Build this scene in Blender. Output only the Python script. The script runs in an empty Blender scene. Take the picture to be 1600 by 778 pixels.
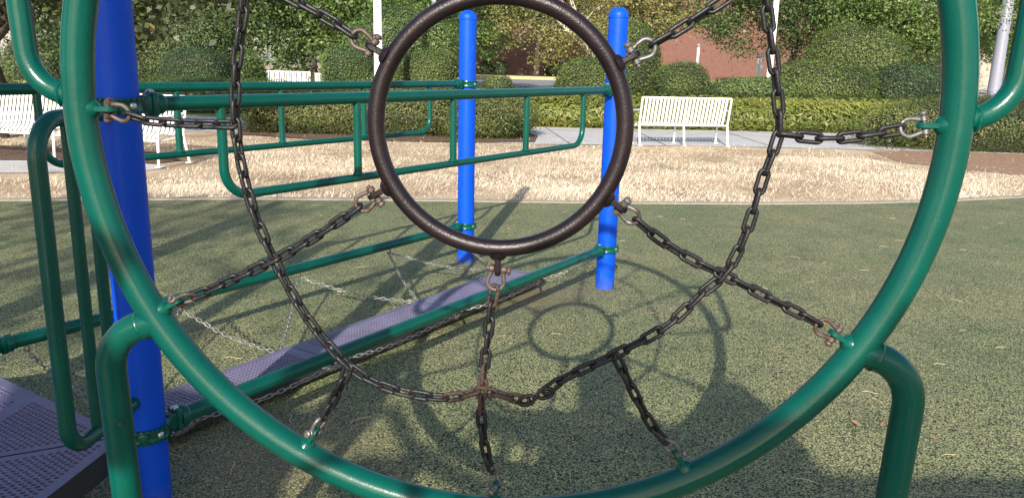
import bpy, bmesh, math, random
import numpy as np
from mathutils import Vector, Matrix
PI = math.pi
R = math.radians
random.seed(7)
sc = bpy.context.scene
COL = sc.collection

# ------------------------------------------------------------------ camera
CAM_H, F_PX, PITCH, ROLL = 1.5, 1234.03, 0.2292, 0.0243
_fw = Vector((0, math.cos(PITCH), -math.sin(PITCH)))
_up0 = Vector((0, math.sin(PITCH), math.cos(PITCH)))
_rt0 = Vector((1, 0, 0))
_rt = _rt0 * math.cos(ROLL) + _up0 * math.sin(ROLL)
_up = -_rt0 * math.sin(ROLL) + _up0 * math.cos(ROLL)
cd = bpy.data.cameras.new('camera')
cam = bpy.data.objects.new('camera', cd)
COL.objects.link(cam)
cd.sensor_width = 36.0
cd.lens = F_PX / 1600 * 36
cd.clip_start = 0.02
cd.clip_end = 600
m = Matrix((( _rt.x, _up.x, -_fw.x, 0), (_rt.y, _up.y, -_fw.y, 0), (_rt.z, _up.z, -_fw.z, CAM_H), (0, 0, 0, 1)))
cam.matrix_world = m
sc.camera = cam

def at(px, py, Y):
    """world point at depth Y seen at a pixel of the survey photograph (used to read off plan positions)"""
    r = _fw + _rt * ((px - 800) / F_PX) + _up * ((389 - py) / F_PX)
    t = Y / r.y
    return Vector((r.x * t, Y, CAM_H + r.z * t))

# ------------------------------------------------------------------ materials
def new_mat(name):
    mt = bpy.data.materials.new(name)
    mt.use_nodes = True
    nt = mt.node_tree
    return mt, nt, nt.nodes, nt.links, nt.nodes['Principled BSDF']

def ramp(ns, stops, interp='LINEAR'):
    r = ns.new('ShaderNodeValToRGB')
    r.color_ramp.interpolation = interp
    e = r.color_ramp.elements
    while len(e) < len(stops):
        e.new(0.5)
    for k, (p, c) in enumerate(stops):
        e[k].position = p
        e[k].color = (c[0], c[1], c[2], 1)
    return r

def noise(ns, ls, co, scale, detail=4, rough=0.6):
    n = ns.new('ShaderNodeTexNoise')
    n.inputs['Scale'].default_value = scale
    n.inputs['Detail'].default_value = detail
    n.inputs['Roughness'].default_value = rough
    ls.new(co, n.inputs['Vector'])
    return n

def coords(ns):
    return ns.new('ShaderNodeTexCoord').outputs['Object']

def bump(ns, ls, h, b, dist, strength=1.0):
    n = ns.new('ShaderNodeBump')
    n.inputs['Strength'].default_value = strength
    n.inputs['Distance'].default_value = dist
    ls.new(h, n.inputs['Height'])
    ls.new(n.outputs[0], b.inputs['Normal'])

def mixc(ns, ls, fac, a, b):
    n = ns.new('ShaderNodeMix')
    n.data_type = 'RGBA'
    for sock, v in ((n.inputs[0], fac), (n.inputs[6], a), (n.inputs[7], b)):
        if isinstance(v, (int, float)):
            sock.default_value = v
        elif isinstance(v, tuple):
            sock.default_value = (*v, 1)
        else:
            ls.new(v, sock)
    return n.outputs[2]

def paint(name, col, rough=0.35, scuff=0.25, coat=0.3, var=0.12, metal=0.0, orange=0.00025, spec=0.5):
    """powder-coated or painted metal with faint mottling, dust and scuffs"""
    mt, nt, ns, ls, b = new_mat(name)
    co = coords(ns)
    n1 = noise(ns, ls, co, 6, 5)
    n2 = noise(ns, ls, co, 45, 6, 0.7)
    dark = tuple(c * (1 - var) for c in col)
    lite = tuple(min(1, c * (1 + var)) for c in col)
    r1 = ramp(ns, [(0.35, dark), (0.65, lite)])
    ls.new(n1.outputs['Fac'], r1.inputs['Fac'])
    dust = tuple(c * 0.75 + 0.055 for c in col)
    r2 = ramp(ns, [(0.60, (0, 0, 0)), (0.78, (scuff,) * 3)])
    ls.new(n2.outputs['Fac'], r2.inputs['Fac'])
    ls.new(mixc(ns, ls, r2.outputs[0], r1.outputs[0], dust), b.inputs['Base Color'])
    rr = ramp(ns, [(0.3, (rough * 0.85,) * 3), (0.7, (rough * 1.3,) * 3)])
    ls.new(n2.outputs['Fac'], rr.inputs['Fac'])
    ls.new(rr.outputs[0], b.inputs['Roughness'])
    b.inputs['Metallic'].default_value = metal
    b.inputs['Coat Weight'].default_value = coat
    b.inputs['Specular IOR Level'].default_value = spec
    b.inputs['Coat Roughness'].default_value = 0.18
    n3 = noise(ns, ls, co, 260, 2)
    bump(ns, ls, n3.outputs['Fac'], b, orange)
    return mt

def coated_chain_mat(name, rust):
    mt, nt, ns, ls, b = new_mat(name)
    co = coords(ns)
    n1 = noise(ns, ls, co, 70, 6, 0.7)
    n2 = noise(ns, ls, co, 300, 3)
    r1 = ramp(ns, [(0.60 - rust, (0.010, 0.0095, 0.011)), (0.72 - rust, (0.060, 0.034, 0.026))])
    ls.new(n1.outputs['Fac'], r1.inputs['Fac'])
    ls.new(r1.outputs[0], b.inputs['Base Color'])
    b.inputs['Specular IOR Level'].default_value = 0.34
    rr = ramp(ns, [(0.5 - rust, (0.40,) * 3), (0.72 - rust, (0.65,) * 3)])
    ls.new(n1.outputs['Fac'], rr.inputs['Fac'])
    ls.new(rr.outputs[0], b.inputs['Roughness'])
    bump(ns, ls, n2.outputs['Fac'], b, 0.0006)
    return mt

def steel_mat(name, col, rust_at=0.62, rough=0.45):
    mt, nt, ns, ls, b = new_mat(name)
    co = coords(ns)
    n1 = noise(ns, ls, co, 60, 6, 0.7)
    r1 = ramp(ns, [(rust_at - 0.08, col), (rust_at, (0.085, 0.054, 0.040)), (rust_at + 0.10, (0.075, 0.033, 0.020))])
    ls.new(n1.outputs['Fac'], r1.inputs['Fac'])
    ls.new(r1.outputs[0], b.inputs['Base Color'])
    b.inputs['Metallic'].default_value = 0.55
    b.inputs['Roughness'].default_value = rough
    bump(ns, ls, n1.outputs['Fac'], b, 0.0006)
    return mt

def foliage(name, dark, lite, warm=None, translucent=0.35, rough=0.5):
    """leaf colour varies leaf by leaf through the face attribute 'rnd'"""
    mt, nt, ns, ls, b = new_mat(name)
    a = ns.new('ShaderNodeAttribute')
    a.attribute_name = 'rnd'
    st = [(0.0, dark), (0.80, lite)]
    if warm:
        st += [(0.94, lite), (0.97, warm)]
    r = ramp(ns, st)
    ls.new(a.outputs['Fac'], r.inputs['Fac'])
    ls.new(r.outputs[0], b.inputs['Base Color'])
    b.inputs['Roughness'].default_value = rough
    tr = ns.new('ShaderNodeBsdfTranslucent')
    hs = ns.new('ShaderNodeHueSaturation')
    hs.inputs['Value'].default_value = 1.5
    hs.inputs['Hue'].default_value = 0.49
    ls.new(r.outputs[0], hs.inputs['Color'])
    ls.new(hs.outputs[0], tr.inputs['Color'])
    mx = ns.new('ShaderNodeMixShader')
    mx.inputs[0].default_value = translucent
    ls.new(b.outputs[0], mx.inputs[1])
    ls.new(tr.outputs[0], mx.inputs[2])
    out = [n for n in ns if n.type == 'OUTPUT_MATERIAL'][0]
    ls.new(mx.outputs[0], out.inputs['Surface'])
    return mt

def plain(name, c1, c2, scale=20, rough=0.8, bmp=0.0, metal=0.0):
    mt, nt, ns, ls, b = new_mat(name)
    co = coords(ns)
    n = noise(ns, ls, co, scale, 6, 0.65)
    r = ramp(ns, [(0.3, c1), (0.7, c2)])
    ls.new(n.outputs['Fac'], r.inputs['Fac'])
    ls.new(r.outputs[0], b.inputs['Base Color'])
    b.inputs['Roughness'].default_value = rough
    b.inputs['Metallic'].default_value = metal
    if bmp:
        bump(ns, ls, n.outputs['Fac'], b, bmp)
    return mt

M = {}
M['green'] = paint('green_powder_coat', (0.0005, 0.062, 0.046), 0.22, 0.03, 0.08, 0.10, spec=0.32)
def post_paint(mt):
    nt = mt.node_tree; ns, ls = nt.nodes, nt.links; b = ns['Principled BSDF']
    src = b.inputs['Base Color'].links[0].from_socket
    co = coords(ns)
    sx = ns.new('ShaderNodeSeparateXYZ'); ls.new(co, sx.inputs[0])
    nz = noise(ns, ls, co, 18, 6, 0.7)
    ad = ns.new('ShaderNodeMath'); ad.operation = 'MULTIPLY_ADD'; ad.inputs[1].default_value = 0.22
    ls.new(nz.outputs['Fac'], ad.inputs[0]); ls.new(sx.outputs['Z'], ad.inputs[2])
    r1 = ramp(ns, [(0.10, (0.30,) * 3), (0.22, (0, 0, 0))]); ls.new(ad.outputs[0], r1.inputs['Fac'])
    c1 = mixc(ns, ls, r1.outputs[0], src, (0.12, 0.11, 0.08))
    mp = ns.new('ShaderNodeMapping'); mp.inputs['Scale'].default_value = (1, 1, 0.06); ls.new(co, mp.inputs['Vector'])
    n2 = noise(ns, ls, mp.outputs[0], 120, 3, 0.5)
    n3 = noise(ns, ls, co, 3.5, 3)
    mm = ns.new('ShaderNodeMath'); mm.operation = 'MULTIPLY'; ls.new(n2.outputs['Fac'], mm.inputs[0]); ls.new(n3.outputs['Fac'], mm.inputs[1])
    r2 = ramp(ns, [(0.37, (0, 0, 0)), (0.43, (0.30,) * 3)]); ls.new(mm.outputs[0], r2.inputs['Fac'])
    ls.new(mixc(ns, ls, r2.outputs[0], c1, (0.06, 0.14, 0.48)), b.inputs['Base Color'])
    return mt
M['blue'] = paint('blue_powder_coat', (0.0005, 0.058, 0.50), 0.40, 0.03, 0.0, 0.06, spec=0.2)
post_paint(M['blue'])
M['brown'] = paint('brown_powder_coat', (0.010, 0.0055, 0.0072), 0.34, 0.05, 0.0, 0.35, orange=0.0006, spec=0.36)
M['white'] = paint('white_powder_coat', (0.66, 0.65, 0.62), 0.42, 0.5, 0.1, 0.10)
M['chain'] = coated_chain_mat('black_coated_steel', 0.0)
M['chain_rust'] = coated_chain_mat('rusted_coated_steel', 0.20)
M['galv'] = steel_mat('galvanised_steel', (0.24, 0.235, 0.22), 0.68)
M['shackle'] = steel_mat('weathered_shackle_steel', (0.14, 0.137, 0.135), 0.60)
M['shackle_rusty'] = steel_mat('rusty_shackle_steel', (0.115, 0.092, 0.082), 0.56, 0.6)
M['bolt'] = plain('bolt_steel', (0.45, 0.45, 0.45), (0.62, 0.62, 0.62), 80, 0.3, 0, 0.9)
M['deck'] = paint('brown_vinyl_coating', (0.122, 0.110, 0.178), 0.48, 0.30, 0.05, 0.14, orange=0.0008)
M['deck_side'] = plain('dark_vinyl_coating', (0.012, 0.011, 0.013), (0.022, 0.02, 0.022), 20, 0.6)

# rubber crumb surfacing
def rubber_mat():
    mt, nt, ns, ls, b = new_mat('green_rubber_crumb')
    co = coords(ns)
    wn = noise(ns, ls, co, 60, 2)
    v = ns.new('ShaderNodeTexVoronoi')
    v.inputs['Scale'].default_value = 135
    mp = ns.new('ShaderNodeVectorMath'); mp.operation = 'MULTIPLY_ADD'
    mp.inputs[1].default_value = (0.012, 0.012, 0.012)
    ls.new(wn.outputs['Color'], mp.inputs[0]); ls.new(co, mp.inputs[2])
    ls.new(mp.outputs[0], v.inputs['Vector'])
    sep = ns.new('ShaderNodeSeparateColor')
    ls.new(v.outputs['Color'], sep.inputs[0])
    c0 = ramp(ns, [(0.0, (0.012, 0.020, 0.012)), (0.10, (0.215, 0.215, 0.096)), (0.35, (0.305, 0.292, 0.134)), (0.60, (0.38, 0.355, 0.168)), (0.88, (0.50, 0.465, 0.25))], 'CONSTANT')
    ls.new(sep.outputs[0], c0.inputs['Fac'])
    ed = ramp(ns, [(0.36, (1.0, 1.0, 1.0)), (0.66, (0.10, 0.14, 0.10))])
    ls.new(v.outputs['Distance'], ed.inputs['Fac'])
    c = ns.new('ShaderNodeMix'); c.data_type = 'RGBA'; c.blend_type = 'MULTIPLY'; c.inputs[0].default_value = 1
    ls.new(c0.outputs[0], c.inputs[6]); ls.new(ed.outputs[0], c.inputs[7])
    # worn / greener areas
    n1 = noise(ns, ls, co, 0.9, 5)
    r1 = ramp(ns, [(0.36, (0.74, 0.86, 0.78)), (0.62, (1.0, 1.0, 1.0))])
    ls.new(n1.outputs['Fac'], r1.inputs['Fac'])
    mu = ns.new('ShaderNodeMix'); mu.data_type = 'RGBA'; mu.blend_type = 'MULTIPLY'
    mu.inputs[0].default_value = 1
    ls.new(c.outputs[2], mu.inputs[6]); ls.new(r1.outputs[0], mu.inputs[7])
    # worn soil patches at the plank end and under the deck edge
    last = mu.outputs[2]
    for (cx, cy, rad, amt) in ((0.10, 5.02, 0.55, 0.75), (0.62, 5.22, 0.35, 0.35), (-0.9, 2.75, 0.7, 0.45), (-0.36, 5.85, 0.3, 0.4)):
        dn = ns.new('ShaderNodeVectorMath'); dn.operation = 'DISTANCE'; dn.inputs[1].default_value = (cx, cy, 0)
        ls.new(co, dn.inputs[0])
        nz = noise(ns, ls, co, 9, 5, 0.7)
        ad = ns.new('ShaderNodeMath'); ad.operation = 'MULTIPLY_ADD'; ad.inputs[1].default_value = 0.7; 
        ls.new(nz.outputs['Fac'], ad.inputs[0]); ls.new(dn.outputs['Value'], ad.inputs[2])
        rp = ramp(ns, [(0.35 * rad + 0.15, (amt,) * 3), (min(1, rad + 0.35), (0, 0, 0))])
        ls.new(ad.outputs[0], rp.inputs['Fac'])
        last = mixc(ns, ls, rp.outputs[0], last, (0.145, 0.105, 0.068))
    # scattered dust and darker scuffs
    n5 = noise(ns, ls, co, 2.6, 7, 0.75)
    r5 = ramp(ns, [(0.36, (0.72, 0.76, 0.74)), (0.50, (1, 1, 1)), (0.68, (1.10, 1.06, 1.02))])
    ls.new(n5.outputs['Fac'], r5.inputs['Fac'])
    m5 = ns.new('ShaderNodeMix'); m5.data_type = 'RGBA'; m5.blend_type = 'MULTIPLY'; m5.inputs[0].default_value = 1
    ls.new(last, m5.inputs[6]); ls.new(r5.outputs[0], m5.inputs[7])
    ls.new(m5.outputs[2], b.inputs['Base Color'])
    b.inputs['Roughness'].default_value = 0.75
    iv = ns.new('ShaderNodeMath'); iv.operation = 'SUBTRACT'; iv.inputs[0].default_value = 1
    ls.new(v.outputs['Distance'], iv.inputs[1])
    bump(ns, ls, iv.outputs[0], b, 0.003, 0.7)
    return mt
M['rubber'] = rubber_mat()
M['kerb'] = plain('old_concrete_kerb', (0.22, 0.19, 0.155), (0.34, 0.30, 0.25), 14, 0.9, 0.004)
def concrete_mat():
    mt, nt, ns, ls, b = new_mat('pale_concrete')
    co = coords(ns)
    n = noise(ns, ls, co, 1.3, 8, 0.7); n2 = noise(ns, ls, co, 60, 3)
    r = ramp(ns, [(0.32, (0.31, 0.30, 0.29)), (0.48, (0.43, 0.42, 0.41)), (0.7, (0.50, 0.49, 0.48))])
    ls.new(n.outputs['Fac'], r.inputs['Fac'])
    r2 = ramp(ns, [(0.3, (0.85,) * 3), (0.7, (1.05,) * 3)]); ls.new(n2.outputs['Fac'], r2.inputs['Fac'])
    mu = ns.new('ShaderNodeMix'); mu.data_type = 'RGBA'; mu.blend_type = 'MULTIPLY'; mu.inputs[0].default_value = 1
    ls.new(r.outputs[0], mu.inputs[6]); ls.new(r2.outputs[0], mu.inputs[7])
    ls.new(mu.outputs[2], b.inputs['Base Color'])
    b.inputs['Roughness'].default_value = 0.85
    return mt
M['concrete'] = concrete_mat()
M['asphalt'] = plain('grey_asphalt', (0.16, 0.16, 0.165), (0.24, 0.24, 0.245), 8, 0.85)
M['yellow'] = plain('yellow_kerb_paint', (0.34, 0.27, 0.12), (0.44, 0.36, 0.18), 3, 0.7)
def ground_mat():
    mt, nt, ns, ls, b = new_mat('dry_soil_and_straw')
    co = coords(ns)
    n = noise(ns, ls, co, 0.8, 8, 0.65); n2 = noise(ns, ls, co, 30, 5, 0.7)
    r = ramp(ns, [(0.36, (0.30, 0.20, 0.12)), (0.58, (0.58, 0.46, 0.31))])
    ls.new(n.outputs['Fac'], r.inputs['Fac'])
    r2 = ramp(ns, [(0.3, (0.55,) * 3), (0.7, (1.2, 1.15, 1.1))]); ls.new(n2.outputs['Fac'], r2.inputs['Fac'])
    mu = ns.new('ShaderNodeMix'); mu.data_type = 'RGBA'; mu.blend_type = 'MULTIPLY'; mu.inputs[0].default_value = 1
    ls.new(r.outputs[0], mu.inputs[6]); ls.new(r2.outputs[0], mu.inputs[7])
    ls.new(mu.outputs[2], b.inputs['Base Color'])
    b.inputs['Roughness'].default_value = 0.95
    bump(ns, ls, n2.outputs['Fac'], b, 0.02)
    return mt
M['ground'] = ground_mat()
M['soil'] = plain('reddish_bare_soil', (0.17, 0.095, 0.055), (0.33, 0.20, 0.12), 9, 0.95, 0.02)
M['mulch'] = plain('brown_bark_mulch', (0.05, 0.028, 0.016), (0.17, 0.095, 0.055), 25, 0.95, 0.03)
M['lawn'] = plain('thin_green_lawn', (0.10, 0.12, 0.035), (0.22, 0.22, 0.07), 2, 0.95)
M['straw'] = foliage('dry_grass_blades', (0.56, 0.45, 0.32), (0.90, 0.81, 0.65), (0.22, 0.21, 0.08), 0.25, 0.7)
M['bark'] = plain('dark_bark', (0.022, 0.017, 0.014), (0.065, 0.05, 0.038), 14, 0.95, 0.02)
M['palebark'] = plain('pale_bark', (0.30, 0.27, 0.22), (0.46, 0.42, 0.35), 10, 0.9, 0.01)
M['f_mid'] = foliage('mid_green_leaves', (0.032, 0.064, 0.020), (0.120, 0.180, 0.055), (0.24, 0.19, 0.07))
M['f_dark'] = foliage('dark_green_leaves', (0.018, 0.040, 0.018), (0.070, 0.115, 0.042))
M['f_shade'] = foliage('heart_leaves', (0.022, 0.036, 0.012), (0.085, 0.105, 0.035), (0.40, 0.30, 0.12))
M['f_bright'] = foliage('bright_green_leaves', (0.042, 0.088, 0.022), (0.165, 0.235, 0.062))
M['f_yellow'] = foliage('yellow_green_leaves', (0.10, 0.11, 0.030), (0.30, 0.29, 0.10), (0.36, 0.26, 0.13))
M['f_box'] = foliage('clipped_box_leaves', (0.038, 0.070, 0.018), (0.150, 0.200, 0.050), (0.24, 0.26, 0.07))
M['f_boxdark'] = foliage('clipped_holly_leaves', (0.022, 0.050, 0.020), (0.080, 0.130, 0.048))
M['f_hedge'] = foliage('low_hedge_leaves', (0.034, 0.058, 0.016), (0.150, 0.180, 0.052), (0.30, 0.18, 0.08))
M['f_lirio'] = foliage('strap_leaves', (0.065, 0.105, 0.022), (0.34, 0.37, 0.095), (0.44, 0.37, 0.16), 0.5)
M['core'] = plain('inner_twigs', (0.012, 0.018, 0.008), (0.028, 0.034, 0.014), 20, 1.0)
M['brick'] = plain('red_brick', (0.110, 0.052, 0.040), (0.150, 0.072, 0.055), 1.5, 0.9)
M['beige'] = plain('beige_render', (0.30, 0.265, 0.22), (0.38, 0.335, 0.28), 1.0, 0.85)
M['frame_grey'] = plain('grey_window_frame', (0.22, 0.21, 0.20), (0.30, 0.29, 0.28), 4, 0.6)
M['glass'] = plain('dark_window_glass', (0.03, 0.035, 0.04), (0.06, 0.065, 0.07), 1, 0.08)
M['litter'] = foliage('dry_litter', (0.25, 0.12, 0.07), (0.55, 0.45, 0.30), None, 0.1)
M['skin'] = plain('skin', (0.50, 0.31, 0.23), (0.56, 0.36, 0.27), 30, 0.55)
M['shirt'] = plain('grey_cotton', (0.20, 0.21, 0.23), (0.26, 0.27, 0.29), 60, 0.9)
M['denim'] = plain('blue_denim', (0.03, 0.045, 0.09), (0.05, 0.07, 0.13), 90, 0.9)
M['hair'] = plain('brown_hair', (0.03, 0.018, 0.01), (0.06, 0.035, 0.02), 60, 0.6)
M['phone'] = plain('black_glass', (0.01, 0.01, 0.012), (0.014, 0.014, 0.016), 5, 0.1)
M['tag'] = plain('grey_marking', (0.13, 0.13, 0.14), (0.2, 0.2, 0.21), 5, 0.7)

# ------------------------------------------------------------------ helpers
def tag(o, label=None, cat=None, group=None, kind=None):
    if label: o['label'] = label
    if cat: o['category'] = cat
    if group: o['group'] = group
    if kind: o['kind'] = kind
    return o

def thing(name, label, cat, loc=(0, 0, 0), group=None):
    o = bpy.data.objects.new(name, None)
    o.empty_display_size = 0.1
    COL.objects.link(o)
    o.location = loc
    return tag(o, label, cat, group)

def origin_of(o):
    v = Vector((0, 0, 0))
    while o is not None:
        v += o.location
        o = o.parent
    return v

def link_mesh(name, me, parent=None):
    o = bpy.data.objects.new(name, me)
    COL.objects.link(o)
    if parent is not None:
        o.parent = parent
    return o

def fillet(pts, rad, n=8):
    """round the inner corners of a polyline; rad may be a number or a list per corner"""
    P = [Vector(p) for p in pts]
    out = [P[0]]
    for i in range(1, len(P) - 1):
        r = rad[i - 1] if isinstance(rad, (list, tuple)) else rad
        a, b, c = P[i - 1], P[i], P[i + 1]
        u = (a - b).normalized(); v = (c - b).normalized()
        ang = u.angle(v)
        if r <= 0 or ang > PI - 0.02:
            out.append(b); continue
        d = min(r / math.tan(ang / 2), 0.49 * (a - b).length if i > 1 else (a - b).length * .98, 0.49 * (c - b).length if i < len(P) - 2 else (c - b).length * .98)
        rr = d * math.tan(ang / 2)
        ctr = b + (u + v).normalized() * (rr / math.sin(ang / 2))
        s = b + u * d - ctr; e = b + v * d - ctr
        tot = s.angle(e); ax = s.cross(e).normalized()
        for k in range(n + 1):
            out.append(ctr + Matrix.Rotation(tot * k / n, 3, ax) @ s)
    out.append(P[-1])
    return out

class MB:
    def __init__(self):
        self.v, self.f, self.mi = [], [], []
        self.cur = 0
    def add(self, vs, fs):
        b = len(self.v)
        self.v += [Vector(x) for x in vs]
        for f in fs:
            self.f.append([b + i for i in f]); self.mi.append(self.cur)
    def tube(self, path, r, seg=16, closed=False, cap=True):
        P = [Vector(p) for p in path]
        n = len(P)
        rs = r if isinstance(r, (list, tuple)) else [r] * n
        T = []
        for i in range(n):
            if closed:
                t = P[(i + 1) % n] - P[i - 1]
            else:
                t = P[min(i + 1, n - 1)] - P[max(i - 1, 0)]
            T.append(t.normalized())
        u = T[0].cross(Vector((0, 0, 1)))
        if u.length < 1e-3: u = T[0].cross(Vector((0, 1, 0)))
        u.normalize()
        rings = []
        for i in range(n):
            u = (u - T[i] * u.dot(T[i])).normalized()
            w = T[i].cross(u)
            rings.append([P[i] + (u * math.cos(2 * PI * k / seg) + w * math.sin(2 * PI * k / seg)) * rs[i] for k in range(seg)])
        vs = [p for q in rings for p in q]
        fs = []
        for i in range(n if closed else n - 1):
            a, b = i * seg, ((i + 1) % n) * seg
            for k in range(seg):
                k2 = (k + 1) % seg
                fs.append([a + k, b + k, b + k2, a + k2][::-1])
        if cap and not closed:
            fs.append(list(range(seg)))
            fs.append([(n - 1) * seg + k for k in range(seg)][::-1])
        self.add(vs, fs)
        return self
    def box(self, c, s, X=(1, 0, 0), Y=(0, 1, 0), Z=(0, 0, 1), ch=0.0):
        c = Vector(c); X, Y, Z = Vector(X), Vector(Y), Vector(Z)
        hx, hy, hz = s[0] / 2, s[1] / 2, s[2] / 2
        if ch <= 0:
            vs = [c + X * (sx * hx) + Y * (sy * hy) + Z * (sz * hz) for sz in (-1, 1) for sy in (-1, 1) for sx in (-1, 1)]
            self.add(vs, [[0, 2, 3, 1], [4, 5, 7, 6], [0, 1, 5, 4], [2, 6, 7, 3], [0, 4, 6, 2], [1, 3, 7, 5]])
            return self
        # chamfered box via bmesh
        bm = bmesh.new()
        bmesh.ops.create_cube(bm, size=1)
        for v in bm.verts: v.co = Vector((v.co.x * s[0], v.co.y * s[1], v.co.z * s[2]))
        bmesh.ops.bevel(bm, geom=bm.edges[:], offset=ch, segments=2, affect='EDGES', profile=0.5)
        bm.verts.index_update()
        vs = [c + X * v.co.x + Y * v.co.y + Z * v.co.z for v in bm.verts]
        fs = [[v.index for v in f.verts] for f in bm.faces]
        bm.free()
        self.add(vs, fs)
        return self
    def lathe(self, prof, c, axis=(0, 0, 1), seg=24, cap=True):
        """prof: (radius, height) list along axis from c"""
        c = Vector(c); ax = Vector(axis).normalized()
        u = ax.cross(Vector((0, 0, 1)))
        if u.length < 1e-3: u = Vector((1, 0, 0))
        u.normalize(); w = ax.cross(u)
        vs = [c + ax * h + (u * math.cos(2 * PI * k / seg) + w * math.sin(2 * PI * k / seg)) * r for r, h in prof for k in range(seg)]
        fs = []
        for i in range(len(prof) - 1):
            for k in range(seg):
                k2 = (k + 1) % seg
                fs.append([i * seg + k, i * seg + k2, (i + 1) * seg + k2, (i + 1) * seg + k])
        if cap:
            fs.append(list(range(seg))[::-1])
            fs.append([(len(prof) - 1) * seg + k for k in range(seg)])
        self.add(vs, fs)
        return self
    def prism(self, poly, z0, z1):
        n = len(poly)
        vs = [Vector((p[0], p[1], z0)) for p in poly] + [Vector((p[0], p[1], z1)) for p in poly]
        fs = [list(range(n))[::-1], [n + i for i in range(n)]] + [[i, (i + 1) % n, n + (i + 1) % n, n + i] for i in range(n)]
        self.add(vs, fs)
        return self
    def mesh(self, name, mats, org=Vector((0, 0, 0)), smooth=True, sharp=35):
        me = bpy.data.meshes.new(name)
        me.from_pydata([v - org for v in self.v], [], self.f)
        for mt in (mats if isinstance(mats, (list, tuple)) else [mats]):
            me.materials.append(mt)
        if len(me.materials) > 1:
            me.polygons.foreach_set('material_index', self.mi)
        bm = bmesh.new(); bm.from_mesh(me)
        bmesh.ops.recalc_face_normals(bm, faces=bm.faces)
        bm.to_mesh(me); bm.free()
        if smooth:
            me.polygons.foreach_set('use_smooth', [True] * len(me.polygons))
            me.set_sharp_from_angle(angle=R(sharp))
        me.update()
        return me
    def build(self, name, mats, parent=None, smooth=True, sharp=35):
        return link_mesh(name, self.mesh(name, mats, origin_of(parent) if parent is not None else Vector((0, 0, 0)), smooth, sharp), parent)

def np_mesh(name, V, Fq, mats, rnd=None, mi=None, smooth=False):
    """V (n,3), Fq (m,4) or (m,3)"""
    me = bpy.data.meshes.new(name)
    k = Fq.shape[1]
    me.vertices.add(len(V)); me.loops.add(Fq.size); me.polygons.add(len(Fq))
    me.vertices.foreach_set('co', np.asarray(V, np.float32).ravel())
    me.loops.foreach_set('vertex_index', np.asarray(Fq, np.int32).ravel())
    me.polygons.foreach_set('loop_start', np.arange(0, Fq.size, k, dtype=np.int32))
    me.polygons.foreach_set('loop_total', np.full(len(Fq), k, np.int32))
    for mt in mats: me.materials.append(mt)
    if mi is not None: me.polygons.foreach_set('material_index', np.asarray(mi, np.int32))
    if smooth: me.polygons.foreach_set('use_smooth', np.ones(len(Fq), bool))
    if rnd is not None:
        a = me.attributes.new('rnd', 'FLOAT', 'FACE')
        a.data.foreach_set('value', np.asarray(rnd, np.float32))
    me.update(calc_edges=True)
    me.validate()
    return me

RNG = np.random.default_rng(11)

def leaf_quads(P, N, size, aspect=0.55, rng=RNG):
    """one folded diamond leaf per point"""
    n = len(P)
    N = N / (np.linalg.norm(N, axis=1, keepdims=True) + 1e-9)
    t = rng.normal(size=(n, 3))
    t -= N * (t * N).sum(1, keepdims=True)
    t /= np.linalg.norm(t, axis=1, keepdims=True) + 1e-9
    b = np.cross(N, t)
    s = np.asarray(size).reshape(-1, 1) * np.ones((n, 1))
    v0 = P - t * s * 0.5
    v1 = P + b * s * aspect * 0.5 + N * s * 0.08
    v2 = P + t * s * 0.5 - N * s * 0.10
    v3 = P - b * s * aspect * 0.5 + N * s * 0.08
    V = np.stack([v0, v1, v2, v3], 1).reshape(-1, 3)
    return V, np.arange(4 * n).reshape(n, 4)

def lump(d, seed, k=9, amp=0.10, fmin=2, fmax=6):
    rng = np.random.default_rng(seed)
    out = np.zeros(len(d))
    for i in range(k):
        w = rng.normal(size=3); w *= rng.uniform(fmin, fmax) / np.linalg.norm(w)
        out += np.sin(d @ w + rng.uniform(0, 6.28))
    return out * amp / math.sqrt(k)

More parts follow.
